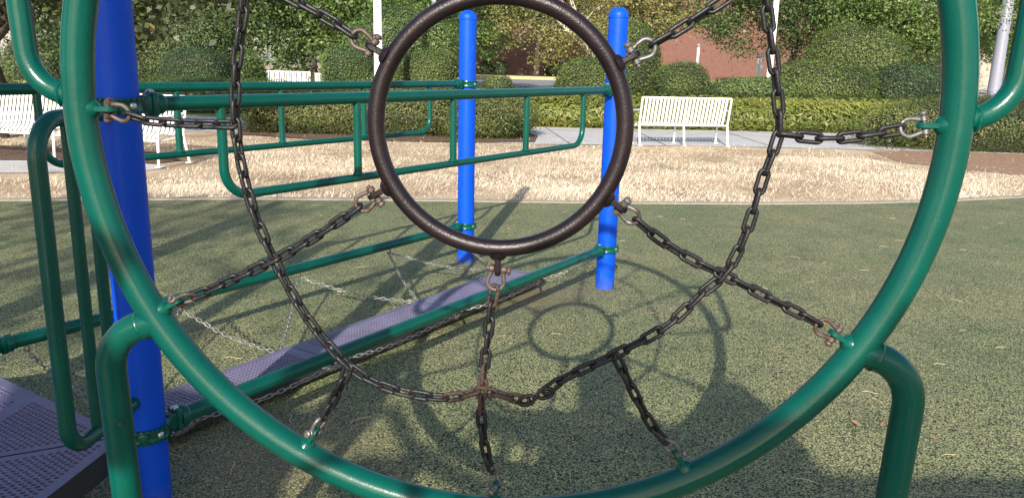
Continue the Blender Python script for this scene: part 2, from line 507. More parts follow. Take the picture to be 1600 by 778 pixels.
def bush_mesh(name, c, rad, n, leaf, mat, seed, power=2.0, zmin=0.0, amp=0.08, tuft=0.10, upright=0.0, core=0.90, warm_amt=0.0, aspect=0.6):
    """clipped shrub: leaf shell over an uneven superellipsoid with a twiggy core"""
    rng = np.random.default_rng(seed)
    c = np.array(c, float); rad = np.array(rad, float)
    d = rng.normal(size=(int(n * 1.9), 3))
    d /= np.linalg.norm(d, axis=1, keepdims=True)
    k = (np.abs(d) ** power).sum(1, keepdims=True) ** (-1 / power)
    e = d * k
    lm = lump(e, seed + 1, 9, amp) + lump(e, seed + 2, 9, amp * 0.5, 8, 18)
    depth = 1 - 0.16 * rng.random(len(d)) ** 2 + tuft * (rng.random(len(d)) ** 6)
    P = c + e * rad * ((1 + lm) * depth)[:, None]
    ok = P[:, 2] > zmin
    P, e, lm = P[ok][:n], e[ok][:n], lm[ok][:n]
    N = e / rad + rng.normal(size=P.shape) * 0.55 / rad.mean()
    N[:, 2] += upright
    V, Fq = leaf_quads(P, N, leaf * rng.uniform(0.6, 1.35, len(P)), aspect, rng)
    rnd = np.clip(0.42 + lump(e, seed + 5, 6, 0.30, 2, 7) + rng.normal(0, 0.15, len(P)) + warm_amt * (rng.random(len(P)) < 0.06), 0, 0.93)
    hot = rng.random(len(P)) < 0.02 + 0.05 * warm_amt
    rnd[hot] = 1.0
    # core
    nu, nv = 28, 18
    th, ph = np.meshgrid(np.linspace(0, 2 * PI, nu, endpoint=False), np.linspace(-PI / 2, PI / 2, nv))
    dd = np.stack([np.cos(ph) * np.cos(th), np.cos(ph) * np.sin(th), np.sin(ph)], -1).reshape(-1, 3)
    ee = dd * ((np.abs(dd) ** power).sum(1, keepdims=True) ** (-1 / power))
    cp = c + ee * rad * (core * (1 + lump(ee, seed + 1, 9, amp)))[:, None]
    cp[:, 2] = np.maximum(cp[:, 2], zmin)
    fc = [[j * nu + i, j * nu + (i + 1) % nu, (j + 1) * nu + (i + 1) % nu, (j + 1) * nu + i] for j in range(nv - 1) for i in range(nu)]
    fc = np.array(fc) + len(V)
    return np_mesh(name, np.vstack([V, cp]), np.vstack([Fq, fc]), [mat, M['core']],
                   np.concatenate([rnd, np.full(len(fc), 0.1)]), np.concatenate([np.zeros(len(Fq)), np.ones(len(fc))]))

def bush(name, label, cat, c, rad, n, leaf, mat, seed, group=None, **kw):
    base = Vector((c[0], c[1], 0))
    if name != 'wall_shrub': n, leaf = int(n * 1.7), leaf * 0.76
    me = bush_mesh(name, (0, 0, c[2]), rad, n, leaf, mat, seed, **kw)
    o = link_mesh(name, me)
    o.location = base
    return tag(o, label, cat, group)

def tree(name, label, base, height, crown_c, crown_r, clumps, per, leaf, mat, seed, trunk_r=0.18, bark=None, lean=(0, 0), spread=0.20, group=None, droop=0.0, limbs=7, flat=False, hollow=0.45, loose=0.1):
    rng = np.random.default_rng(seed)
    root = thing(name, label, 'tree', base, group)
    bx, by = base[0], base[1]
    cc = np.array(crown_c, float); cr = np.array(crown_r, float)
    mb = MB()
    top = Vector((cc[0] + lean[0], cc[1] + lean[1], cc[2] + cr[2] * 0.45))
    b0 = Vector((bx, by, -0.05))
    tp = []
    for k in range(9):
        s = k / 8
        p = b0.lerp(top, s) + Vector((rng.normal() * 0.06, rng.normal() * 0.06, 0)) * (1 + s)
        tp.append(p)
    mb.tube(tp, [trunk_r * (1.35 if k == 0 else 1.08 - 0.95 * k / 8) for k in range(9)], 10)
    cl = rng.normal(size=(clumps, 3)); cl /= np.linalg.norm(cl, axis=1, keepdims=True)
    cl = cl * (hollow + (1 - hollow) * rng.random((clumps, 1)) ** 0.6)
    cl[:, 2] = np.where(flat & (cl[:, 2] < -0.5), -0.5 - 0.2 * rng.random(clumps), cl[:, 2])
    C = cc + cl * cr
    for k in range(limbs):
        tgt = Vector(C[rng.integers(clumps)])
        s = rng.uniform(0.30, 0.85)
        a = b0.lerp(top, s)
        mid = a.lerp(tgt, 0.5) + Vector((0, 0, 0.12 * (tgt - a).length))
        pp = [a.lerp(mid, 0.0), a.lerp(mid, 0.5), mid, mid.lerp(tgt, 0.5), tgt]
        rr = trunk_r * (1.05 - 0.9 * s) * 0.75
        mb.tube(pp, [rr, rr * 0.85, rr * 0.62, rr * 0.4, rr * 0.12], 7)
    mb.build('trunk', bark or M['bark'], root)
    per = int(per * 1.6); leaf = leaf * 0.78
    n = clumps * per
    ci = np.repeat(np.arange(clumps), per)
    q = rng.normal(size=(n, 3))
    q = q / (np.linalg.norm(q, axis=1, keepdims=True)) * (rng.random((n, 1)) ** 0.45)
    sz = (spread * cr.mean()) * rng.uniform(0.65, 1.45, clumps)
    P = C[ci] + q * sz[ci][:, None] * np.array([1.15, 1.15, 0.8])
    ext = rng.random(n) < loose
    P[ext] += rng.normal(size=(ext.sum(), 3)) * sz.mean() * 0.5
    P[:, 2] -= droop * rng.random(n) * sz[ci]
    ok = P[:, 2] > 0.25
    P, q, ci2 = P[ok], q[ok], ci[ok]
    N = q * 0.5 + rng.normal(size=P.shape) * 0.6 + np.array([0, -0.15, 0.6])
    V, Fq = leaf_quads(P, N, leaf * rng.uniform(0.6, 1.4, len(P)), 0.62, rng)
    cv = rng.normal(0.42, 0.16, clumps)
    rnd = np.clip(cv[ci2] + rng.normal(0, 0.17, len(P)), 0, 0.93)
    rnd[rng.random(len(P)) < 0.015] = 1.0
    V = V - np.array(root.location)
    link_mesh('crown', np_mesh('crown', V, Fq, [mat], rnd), root)
    return root

def sheet(name, poly, z, mat, kind='structure', sub=0):
    me = bpy.data.meshes.new(name)
    me.from_pydata([(p[0], p[1], z) for p in poly], [], [list(range(len(poly)))])
    me.materials.append(mat)
    bm = bmesh.new(); bm.from_mesh(me)
    bmesh.ops.recalc_face_normals(bm, faces=bm.faces)
    if bm.faces[0].normal.z < 0: bmesh.ops.reverse_faces(bm, faces=bm.faces)
    bmesh.ops.triangulate(bm, faces=bm.faces)
    bm.to_mesh(me); bm.free()
    o = link_mesh(name, me)
    o['kind'] = kind
    return o

# ------------------------------------------------------------------ ground, paths, road
sheet('ground', [(-260, -120), (260, -120), (260, 320), (-260, 320)], 0.0, M['ground'])
EDGE = [(-9, 7.2), (-7, 7.62), (-5.27, 7.98), (-4, 8.22), (-2.79, 8.43), (-1.4, 8.56), (0, 8.65), (1.5, 8.76), (2.9, 8.92), (4.2, 9.17), (5.4, 9.52), (6.5, 9.95), (8.5, 10.9), (11, 12.2)]
RUB = EDGE + [(14, 10), (14, -14), (-12, -14), (-12, 6.5)]
sheet('rubber_surface', RUB, 0.012, M['rubber'])
kb = MB()
for i in range(len(EDGE) - 1):
    a, b = Vector((*EDGE[i], 0)), Vector((*EDGE[i + 1], 0))
    d = (b - a).normalized(); nrm = Vector((-d.y, d.x, 0))
    w = 0.12
    kb.add([a - Vector((0, 0, .05)), b - Vector((0, 0, .05)), b + nrm * w - Vector((0, 0, .05)), a + nrm * w - Vector((0, 0, .05)),
            a + Vector((0, 0, .022)), b + Vector((0, 0, .022)), b + nrm * w + Vector((0, 0, .022)), a + nrm * w + Vector((0, 0, .022))],
           [[4, 5, 6, 7], [0, 1, 5, 4], [2, 3, 7, 6]])
kb.build('kerb', M['kerb'], None, smooth=False)['kind'] = 'structure'
PATH = [(-16, 16.2), (-6.5, 16.35), (-2, 15.6), (0.0, 15.35), (1.9, 15.6), (3.3, 15.75), (5.0, 15.9), (7.6, 15.9), (14, 15.6), (20, 15.2),
        (20, 20.6), (8.8, 20.5), (4, 20.0), (0.2, 19.6), (-6, 20.4), (-16, 21.5)]
sheet('path', PATH, 0.008, M['concrete'])
jm = MB()
for (x0, y0, x1, y1) in [(1.1, 15.5, 0.75, 19.7), (3.0, 15.75, 2.9, 19.9), (5.2, 15.95, 5.2, 20.1), (7.4, 15.95, 7.5, 20.3), (9.6, 15.8, 9.9, 20.5)]:
    a, b = Vector((x0, y0, 0.012)), Vector((x1, y1, 0.012))
    d = (b - a).normalized(); s = Vector((-d.y, d.x, 0)) * 0.012
    jm.add([a - s, b - s, b + s, a + s], [[0, 1, 2, 3]])
j = jm.build('path_joints', M['mulch'], None, smooth=False); j['kind'] = 'structure'
sheet('side_path', [(-18, 9.6), (-6.5, 9.95), (-4.95, 10.35), (-4.75, 10.9), (-5.2, 11.15), (-6.7, 11.25), (-7.3, 11.15), (-18, 11.1)], 0.008, M['concrete'])
sheet('mulch_bed', [(-18, 11.12), (-7.3, 11.17), (-6.7, 11.27), (-5.1, 11.18), (-4.9, 11.6), (-5.6, 12.5), (-9, 13.0), (-18, 13.2)], 0.016, M['mulch'])
sheet('hedge_bed', [(-5.6, 15.9), (-3.8, 15.2), (-1.0, 15.3), (0.4, 15.7), (0.5, 17.2), (0.1, 18.4), (-5.0, 18.6), (-5.8, 17.2)], 0.020, M['mulch'])
sheet('bare_soil', [(6.7, 13.7), (7.0, 15.5), (8.0, 15.9), (13, 16.2), (16, 15.2), (16, 12.6), (12, 11.3), (9.6, 11.5), (8.0, 12.2)], 0.006, M['soil'])
sheet('planting_bed', [(-0.2, 20.0), (2, 20.2), (8.8, 20.8), (16, 20.7), (22, 20.5), (22, 34), (0.5, 34), (-0.4, 24)], 0.004, M['mulch'])
sheet('lawn', [(-40, 21.6), (-6, 20.6), (-0.6, 20.6), (0.4, 34.2), (22, 34.2), (22, 46), (-40, 46)], 0.004, M['lawn'])
sheet('road', [(-80, 48), (34, 48), (34, 84), (-80, 84)], 0.006, M['asphalt'])
kk = MB(); kk.box((-23, 84.3, 0.14), (114, 0.6, 0.36)); ko = kk.build('road_kerb', M['yellow'], None, smooth=False); ko['kind'] = 'structure'
sheet('verge', [(-80, 84.6), (34, 84.6), (34, 118), (-80, 118)], 0.006, M['ground'])
sheet('plaza', [(22.5, 40), (100, 40), (100, 76), (34.5, 76), (34.5, 47), (22.5, 47)], 0.010, M['concrete'])

# ------------------------------------------------------------------ play structure
RP, RH, RL, RB = 0.0635, 0.0241, 0.0302, 0.0167      # post, handrail, lower rail, baluster radii
PL = Vector((-1.2, 2.411, 0)); P3 = Vector((0.6486, 5.28, 0))
DV = (P3 - PL).normalized(); NV = Vector((-DV.y, DV.x, 0))
PF = Vector((-0.3591, 5.94, 0)); PLF = PL + NV * 1.2045
LEN = (P3 - PL).length
ZT, ZM, ZB = 1.3526, 1.0267, 0.2931
play = thing('play_structure', 'green and blue playground bridge with rails, corner deck and balance plank between posts', 'play structure', (PL.x, PL.y, 0))

def clamp(post, c, z, d, pipe_r, bolt_side=True):
    mb = MB()
    h = 0.046
    mb.lathe([(RP + 0.001, -h / 2), (RP + 0.0095, -h / 2), (RP + 0.011, -h / 2 + 0.006), (RP + 0.0085, -h / 2 + 0.010), (RP + 0.0085, h / 2 - 0.010), (RP + 0.011, h / 2 - 0.006), (RP + 0.0095, h / 2), (RP + 0.001, h / 2)], (c.x, c.y, z), seg=48, cap=False)
    for k in range(26):
        a = 2 * PI * k / 26
        X = Vector((math.cos(a), math.sin(a), 0)); Y = Vector((-math.sin(a), math.cos(a), 0))
        for s in (-1, 1):
            mb.box(Vector((c.x, c.y, z + s * 0.0195)) + X * (RP + 0.0115), (0.008, 0.0085, 0.008), X, Y)
    S = Vector((-d.y, d.x, 0))
    cc = Vector((c.x, c.y, z))
    mb.box(cc + d * (RP + 0.021), (0.034, 0.052, 0.056), d, S, (0, 0, 1), 0.006)
    mb.box(cc + d * (RP + 0.047), (0.024, 0.064, 0.075), d, S, (0, 0, 1), 0.009)
    mb.lathe([(pipe_r + 0.007, 0), (pipe_r + 0.009, 0.006), (pipe_r + 0.009, 0.024), (pipe_r + 0.004, 0.032)], cc + d * (RP + 0.055), d, 20)
    for a0 in (0.9, -0.9):          # joining lugs on the band
        dd = (Matrix.Rotation(a0 + PI, 3, 'Z') @ d)
        mb.box(cc + dd * (RP + 0.012), (0.014, 0.03, 0.036), dd, Vector((-dd.y, dd.x, 0)), (0, 0, 1), 0.004)
    cl = mb.build('clamp', M['green'], post)
    mb = MB()
    mb.lathe([(0.013, 0), (0.0135, 0.003), (0.010, 0.008), (0.004, 0.010)], cc + d * (RP + 0.045) + Vector((0, 0, 0.036)), (0, 0, 1), 14)
    for ang in (-1.5, 1.5):
        dd = Matrix.Rotation(ang, 3, 'Z') @ d
        mb.lathe([(0.011, 0), (0.011, 0.003), (0.007, 0.007), (0.003, 0.008)], cc + dd * (RP + 0.009), dd, 12)
    mb.build('clamp_bolt', M['bolt'], post)

def post(c, h, cap=True, fills=()):
    mb = MB()
    mb.lathe([(RP, 0.0), (RP, 0.6), (RP, 1.2), (RP, h)], (c.x, c.y, 0.0), seg=48)
    p = mb.build('post', M['blue'], play)
    if cap:
        prof = [(RP + 0.0005, h - 0.012), (RP + 0.004, h - 0.010), (RP + 0.004, h + 0.004)]
        for k in range(9):
            a = k / 8 * PI / 2
            prof.append((max(0.002, (RP + 0.002) * math.cos(a)), h + 0.006 + 0.052 * math.sin(a)))
        MB().lathe(prof, (c.x, c.y, 0), seg=48).build('post_cap', M['blue'], p)
    return p

pL = post(PL, 2.75)
stk = MB(); va = math.atan2(-PL.y, -PL.x)
for k in range(5):
    for zz in (0, 1):
        a = va - R(52) + R(30) * (k / 4 - 0.5)
        stk.v.append(Vector((PL.x + (RP + 0.0012) * math.cos(a), PL.y + (RP + 0.0012) * math.sin(a), 1.60 + 0.20 * zz)))
for k in range(4):
    stk.f.append([2 * k, 2 * k + 2, 2 * k + 3, 2 * k + 1]); stk.mi.append(0)
stk.build('worn_sticker', plain('worn_sticker_film', (0.20, 0.28, 0.50), (0.34, 0.40, 0.58), 40, 0.6), pL)
p3 = post(P3, 1.815)
p2 = post(PF, 1.815)
pLF = post(PLF, 2.75)
for z, r in ((ZT, RH), (ZB, RL)):
    clamp(pL, PL, z, DV, r); clamp(p3, P3, z, -DV, r)
    clamp(pLF, PLF, z, DV, r); clamp(p2, PF, z, -DV, r)

def B(u, v, z):
    return PL + DV * u + NV * v + Vector((0, 0, z))

for v in (0, 1.2045):
    MB().tube([B(0.11, v, ZT), B(LEN - 0.11, v, ZT)], RH, 20).build('handrail', M['green'], play)
    MB().tube([B(0.11, v, ZB), B(LEN - 0.11, v, ZB)], RL, 20).build('lower_rail', M['green'], play)
    mb = MB()
    mb.tube(fillet([B(0.365, v, ZT), B(0.365, v, ZM), B(2.985, v, ZM), B(2.985, v, ZT)], 0.10, 10), RB, 14)
    gf = mb.build('guard_frame', M['green'], play)
    for u in (1.02, 1.67, 2.33):
        mb = MB()
        mb.tube([B(u, v, ZM), B(u, v, ZT)], RB, 14)
        mb.lathe([(RB + 0.007, 0), (RB + 0.003, 0.006), (RB, 0.012)], B(u, v, ZM + RB - 0.004), (0, 0, 1), 14, False)
        mb.build('baluster', M['green'], gf)

# hexagonal perforated deck
OC = B(-1.04, 0.60, 0)
HV = [B(0, 0, 0), B(0, 1.2045, 0), B(-1.04, 1.805, 0), B(-2.08, 1.2045, 0), B(-2.08, 0, 0), Vector((-1.325, 1.215, 0))]
ZD = 0.283
def hole_cell(mb, cs, ctr, rh, depth, nrm=Vector((0, 0, 1))):
    """quad cell cs (4 corners, ccw) with a round hole"""
    bd = []
    for i in range(4):
        bd.append(cs[i]); bd.append((cs[i] + cs[(i + 1) % 4]) / 2)
    hp = [ctr + (p - ctr).normalized() * rh for p in bd]
    dn = [p - nrm * depth for p in hp]
    vs = bd + hp + dn
    fs = []
    for i in range(8):
        k = (i + 1) % 8
        fs.append([i, k, 8 + k, 8 + i]); fs.append([8 + i, 8 + k, 16 + k, 16 + i])
    mb.add(vs, fs)

def perforated_triangle(mb, A, Bv, C, inset, pitch, rh, depth):
    cen = (A + Bv + C) / 3
    k = 1 - inset
    a, b, c = [cen + (p - cen) * k for p in (A, Bv, C)]
    for (p, q, r, s) in ((A, Bv, b, a), (Bv, C, c, b), (C, A, a, c)):
        mb.add([p, q, r, s], [[0, 1, 2, 3]])
    n = max(2, int(round((b - a).length / pitch)))
    e1 = (b - a) / n; e2 = (c - a) / n
    for i in range(n):
        for j in range(n - i):
            p = a + e1 * i + e2 * j
            if i + j < n - 1:
                cs = [p, p + e1, p + e1 + e2, p + e2]
                hole_cell(mb, cs, sum(cs, Vector()) / 4, rh, depth)
            else:
                mb.add([p, p + e1, p + e2], [[0, 1, 2]])

dz = Vector((0, 0, ZD))
dm = MB()
for i in (5, 0, 1):
    A, Bv = HV[i], HV[(i + 1) % 6]
    ins = 0.955
    T = [OC + (p - OC) * ins + dz for p in (OC, A, Bv)]
    cen = sum(T, Vector()) / 3
    T = [cen + (p - cen) * 0.985 for p in T]
    m01, m12, m20 = (T[0] + T[1]) / 2, (T[1] + T[2]) / 2, (T[2] + T[0]) / 2
    for tri in ((T[0], m01, m20), (m01, T[1], m12), (m20, m12, T[2]), (m01, m12, m20)):
        perforated_triangle(dm, *tri, 0.17, 0.0215, 0.0080, 0.012)
for i in (2, 3, 4):
    A, Bv = HV[i], HV[(i + 1) % 6]
    T = [OC + (p - OC) * 0.955 + dz for p in (OC, A, Bv)]
    cen = sum(T, Vector()) / 3
    dm.add([cen + (p - cen) * 0.985 for p in T], [[0, 1, 2]])
deck = dm.build('deck', M['deck'], play, sharp=30)
sk = MB()
for i in range(6):
    A, Bv = HV[i], HV[(i + 1) % 6]
    T = [OC + (p - OC) * 0.955 for p in (OC, A, Bv)]
    cen = sum(T, Vector()) / 3
    T = [cen + (p - cen) * 0.985 for p in T]
    for (p, q) in ((T[0], T[1]), (T[1], T[2]), (T[2], T[0])):
        ci = (cen - (p + q) / 2); ci = Vector((ci.x, ci.y, 0)).normalized() * 0.006
        sk.add([p + Vector((0, 0, ZD)), q + Vector((0, 0, ZD)), q + ci * 0 + Vector((0, 0, ZD - 0.006)), p + ci * 0 + Vector((0, 0, ZD - 0.006)),
                q + Vector((0, 0, ZD - 0.085)), p + Vector((0, 0, ZD - 0.085))], [[0, 1, 2, 3], [3, 2, 4, 5]])
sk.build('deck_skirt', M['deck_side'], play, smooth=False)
for i in (2, 3, 4, 5):
    post(HV[i], 2.75)

# small looped hand barrier on the corner post
E2 = Vector((-0.049, -0.999, 0))
def LB(t, z): return PL + E2 * t + Vector((0, 0, z))
mb = MB()
mb.tube(fillet([LB(0.05, 1.333), LB(0.40, 1.333), LB(0.40, 0.415), LB(0.05, 0.415)], [0.10, 0.08], 10), 0.0225, 18)
hl = mb.build('hand_barrier', M['green'], play)
for t in (0.262, 0.165):
    MB().tube([LB(t, 0.415), LB(t, 1.333)], RB, 14).build('barrier_bar', M['green'], hl)

# ------------------------------------------------------------------ balance plank hung between the lower rails
PZ, PZB, PV0, PV1 = 0.102, 0.045, 0.330, 0.640
plank = thing('walkway_plank', 'long brown perforated balance plank hanging low between the green rails', 'plank', B(0.2, 0.48, 0))
secs = [(0.20, 1.17), (1.175, 2.165), (2.17, 3.15)]
for (u0, u1) in secs:
    pm = MB()
    iu0, iu1, iv0, iv1 = u0 + 0.075, u1 - 0.075, PV0 + 0.042, PV1 - 0.042
    o4 = [B(u0, PV0, PZ - .004), B(u1, PV0, PZ - .004), B(u1, PV1, PZ - .004), B(u0, PV1, PZ - .004)]
    i4 = [B(iu0, iv0, PZ), B(iu1, iv0, PZ), B(iu1, iv1, PZ), B(iu0, iv1, PZ)]
    for k in range(4):
        pm.add([o4[k], o4[(k + 1) % 4], i4[(k + 1) % 4], i4[k]], [[0, 1, 2, 3]])
    nu, nv = int(round((iu1 - iu0) / 0.0215)), int(round((iv1 - iv0) / 0.0205))
    for a in range(nu):
        for b_ in range(nv):
            def q(x, y): return B(iu0 + (iu1 - iu0) * x / nu, iv0 + (iv1 - iv0) * y / nv, PZ)
            cs = [q(a, b_), q(a + 1, b_), q(a + 1, b_ + 1), q(a, b_ + 1)]
            hole_cell(pm, cs, sum(cs, Vector()) / 4, 0.0080, 0.012)
    d4 = [p - Vector((0, 0, 0.008)) for p in o4]
    bt = [Vector((p.x, p.y, PZB)) for p in o4]
    pm.cur = 1
    for k in range(4):
        pm.add([o4[k], o4[(k + 1) % 4], bt[(k + 1) % 4], bt[k]], [[0, 1, 2, 3]])
    pm.cur = 0
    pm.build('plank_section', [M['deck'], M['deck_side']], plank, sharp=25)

# ------------------------------------------------------------------ web climber: hoop, centre ring, chains
HC = Vector((-0.0194, 1.512, 1.4036)); HYAW = -0.0534; HR, Hr = 0.8295, 0.0302
HU = Vector((math.cos(HYAW), math.sin(HYAW), 0)); HN = Vector((-math.sin(HYAW), math.cos(HYAW), 0)); UZ = Vector((0, 0, 1))
def HP(a, b, c=0.0): return HC + HU * a + UZ * b + HN * c
hoop = thing('hoop_climber', 'large round green tube hoop on two bent legs in the foreground', 'climbing hoop', (HC.x, HC.y, 0))
hm = MB(); hm.tube([HP(HR * math.cos(2 * PI * k / 160), HR * math.sin(2 * PI * k / 160)) for k in range(160)], Hr, 28, closed=True)
hoop_ring = hm.build('hoop', M['green'], hoop)
for s in (-1, 1):
    p0 = (0.700 * s, -0.405)
    path = fillet([HP(0.706 * s, -0.432), HP(0.820 * s, -0.474), HP(0.806 * s, -1.0), HP(0.806 * s, -1.42)], [0.105, 0], 14)
    MB().tube(path, 0.0302, 24).build('leg', M['green'], hoop)
    wd = MB(); ax = HP(0.820 * s, -0.474) - HP(0.706 * s, -0.432)
    wd.lathe([(0.0300, -0.005), (0.0322, -0.002), (0.0328, 0), (0.0316, 0.003), (0.0300, 0.005)], HP(0.7395 * s, -0.4446), ax, 28, False)
    wd.build('weld_bead', M['green'], hoop)
    wd = MB(); wd.lathe([(0.0208, -0.004), (0.0245, -0.001), (0.0240, 0.003), (0.0208, 0.006)], HP(0.8605 * s, 0.0185), HU * s, 24, False)
    wd.build('weld_bead', M['green'], hoop)
    path = fillet([HP(0.83 * s, 0.018), HP(0.924 * s, 0.022), HP(0.930 * s, 0.20), HP(0.930 * s, 0.46), HP(0.70 * s, 0.46)], [0.085, 0, 0.09], 10)
    MB().tube(path, 0.0210, 20).build('side_handle', M['green'], hoop)
mb = MB(); mb.lathe([(0.0045, -0.001), (0.0045, 0.0012)], HP(-0.792, -0.655, -0.0300), HN * -1, 10); mb.build('drain_plug', M['deck_side'], hoop)

ICX, ICZ, IR, Ir = -0.0101, -0.0183, 0.2369, 0.0167
cring = thing('centre_ring', 'brown metal ring held by chains at the middle of the green hoop', 'ring', HP(ICX, ICZ))
rm = MB(); rm.tube([HP(ICX + IR * math.cos(2 * PI * k / 110), ICZ + IR * math.sin(2 * PI * k / 110)) for k in range(110)], Ir, 24, closed=True)
ring_o = rm.build('ring', M['brown'], cring)

def eyelet(parent, surf, d, mat):
    """flat rounded tongue welded at surf, pointing along d in the hoop plane; pin hole runs sideways"""
    t = d.cross(HN).normalized()
    L, w, th = 0.040, 0.013, 0.0055
    prof = [(-0.012, -w), (L - w, -w)] + [(L - w + w * math.sin(a), -w * math.cos(a)) for a in [PI * k / 10 for k in range(1, 10)]] + [(L - w, w), (-0.012, w)]
    mb = MB(); n = len(prof)
    vs = [surf + d * x + HN * y + t * (s * (th - e)) for s, e in ((-1, 0), (1, 0)) for x, y in prof]
    mb.add(vs, [list(range(n))[::-1], [n + i for i in range(n)]] + [[i, (i + 1) % n, n + (i + 1) % n, n + i] for i in range(n)])
    # weld fillet
    mb.lathe([(0.020, -0.006), (0.0165, 0.002), (0.012, 0.007), (0.004, 0.010)], surf - d * 0.001, d, 14, False)
    o = mb.build('eyelet', mat, parent, sharp=50)
    md = o.modifiers.new('Bevel', 'BEVEL'); md.width = 0.002; md.segments = 2; md.limit_method = 'ANGLE'
    return surf + d * 0.026

def shackle(parent, pin, d, mat, flip=1, tilt=0.0):
    t = d.cross(HN).normalized() * flip
    if tilt:
        q = Matrix.Rotation(tilt, 3, d); t = q @ t
    pts = [(-0.004, 0.0120), (0.008, 0.0122), (0.018, 0.0150), (0.027, 0.0165)]
    path = [pin + d * x + t * y for x, y in pts]
    for k in range(1, 12):
        a = PI * k / 12
        path.append(pin + d * (0.027 + 0.0160 * math.sin(a)) + t * (0.0165 * math.cos(a)))
    path += [pin + d * x - t * y for x, y in pts[::-1]]
    mb = MB(); mb.tube(path, 0.0043, 12)
    for s in (-1, 1):
        mb.lathe([(0.0055, -0.0055), (0.0082, -0.004), (0.0082, 0.004), (0.0055, 0.0055)], pin + t * (0.0122 * s), t, 14)
    sh = mb.build('shackle', mat, parent)
    mb = MB(); mb.tube([pin - t * 0.022, pin + t * 0.022], 0.0046, 12)
    mb.lathe([(0.0075, 0), (0.0082, 0.002), (0.0082, 0.005), (0.005, 0.0075)], pin + t * 0.019, t, 12)
    mb.build('shackle_pin', mat, sh)
    return pin + d * 0.0385

def link_loop(p, dwire, w, seg=10):
    rc = (w - dwire) / 2; hl = (p + dwire) / 2 - rc
    pts = []
    for k in range(9):
        a = -PI / 2 + PI * k / 8
        pts.append(Vector((hl + rc * math.cos(a), rc * math.sin(a), 0)))
    for k in range(9):
        a = PI / 2 + PI * k / 8
        pts.append(Vector((-hl + rc * math.cos(a), rc * math.sin(a), 0)))
    return pts

PITCH_L = 0.0342
LINKS = {}
def link_mesh_for(p):
    if p not in LINKS:
        a = MB().tube(link_loop(p, 0.0086, 0.0252), 0.0043, 12, closed=True).mesh('chain_link', M['chain'])
        b = a.copy(); b.materials.clear(); b.materials.append(M['chain_rust'])
        LINKS[p] = (a, b)
    return LINKS[p]

def smooth_path(pts, n=12):
    """Catmull-Rom through the points"""
    P = [Vector(p) for p in pts]
    out = []
    for i in range(len(P) - 1):
        p0 = P[i - 1] if i > 0 else P[i] * 2 - P[i + 1]
        p3_ = P[i + 2] if i + 2 < len(P) else P[i + 1] * 2 - P[i]
        for k in range(n):
            t = k / n
            out.append(0.5 * ((2 * P[i]) + (P[i + 1] - p0) * t + (2 * p0 - 5 * P[i] + 4 * P[i + 1] - p3_) * t * t + (3 * P[i] - p0 - 3 * P[i + 1] + p3_) * t ** 3))
    out.append(P[-1])
    return out

def link_frames(path, pitch, nrm, phase=0.0, jitter=0.05, rng=random):
    cum = [0.0]
    for a, b in zip(path, path[1:]): cum.append(cum[-1] + (b - a).length)
    n = max(1, int(round(cum[-1] / pitch)))
    def pos(s):
        s = min(max(s, 0), cum[-1])
        for i in range(len(cum) - 1):
            if s <= cum[i + 1]:
                return path[i].lerp(path[i + 1], (s - cum[i]) / max(1e-9, cum[i + 1] - cum[i]))
        return path[-1]
    out = []
    st = cum[-1] / n
    for k in range(n):
        a, b = pos(k * st), pos((k + 1) * st)
        X = (b - a).normalized()
        N0 = (nrm - X * nrm.dot(X)).normalized()
        rot = phase + (PI / 2 if k % 2 else 0) + rng.gauss(0, jitter) + 0.10 * math.sin(k * 0.7 + phase * 3)
        Z = Matrix.Rotation(rot, 3, X) @ N0
        Y = Z.cross(X)
        c = (a + b) / 2
        out.append(Matrix(((X.x, Y.x, Z.x, c.x), (X.y, Y.y, Z.y, c.y), (X.z, Y.z, Z.z, c.z), (0, 0, 0, 1))))
    return out

RUSTY = [(HP(-0.035, -0.555), 0.062), (HP(-0.006, -0.34), 0.03), (HP(0.06, -0.57), 0.045)]
def web_chain(label, pts, phase=0.0, cat='chain', group='black chains of the climbing web', ends=(), pitch=0.0345):
    """pts in hoop coordinates; ends = list of ('a' or 'b', surface point, direction, parent, eyelet material, shackle material, flip)"""
    P = [HP(*p) if len(p) == 2 else HP(p[0], p[1], p[2]) for p in pts]
    root = thing('web_chain', label, cat, P[len(P) // 2], group)
    for (w, surf, d, par, em, sm, flip, tilt) in ends:
        pin = eyelet(par, surf, d, em)
        nxt = P[1] if w == 'a' else P[-2]
        dd = (nxt - pin); dd = (dd - HN * dd.dot(HN)).normalized()
        e = shackle(root, pin, dd, sm, flip, tilt)
        if w == 'a': P[0] = e
        else: P[-1] = e
    fr = link_frames(smooth_path(P), pitch, HN, phase)
    org = origin_of(root)
    for mtx in fr:
        c = mtx.translation
        rusty = any((c - q).length < r for q, r in RUSTY)
        o = link_mesh('chain_link', link_mesh_for(pitch)[1 if rusty else 0], root)
        m2 = mtx.copy(); m2.translation = c - org
        o.matrix_local = m2
    return root

def hoop_pt(deg):
    a = R(deg); d = Vector((math.cos(a), math.sin(a)))
    return HP((HR - Hr) * d.x, (HR - Hr) * d.y), (HU * -d.x + UZ * -d.y)
def ring_pt(deg):
    a = R(deg); d = Vector((math.cos(a), math.sin(a)))
    return HP(ICX + (IR + Ir) * d.x, ICZ + (IR + Ir) * d.y), (HU * d.x + UZ * d.y)
def E_h(w, deg, sm='shackle', flip=1, tilt=0.0):
    s, d = hoop_pt(deg); return (w, s, d, hoop_ring, M['green'], M[sm], flip, tilt)
def E_r(w, deg, sm='shackle', flip=1, tilt=0.0):
    s, d = ring_pt(deg); return (w, s, d, ring_o, M['brown'], M[sm], flip, tilt)

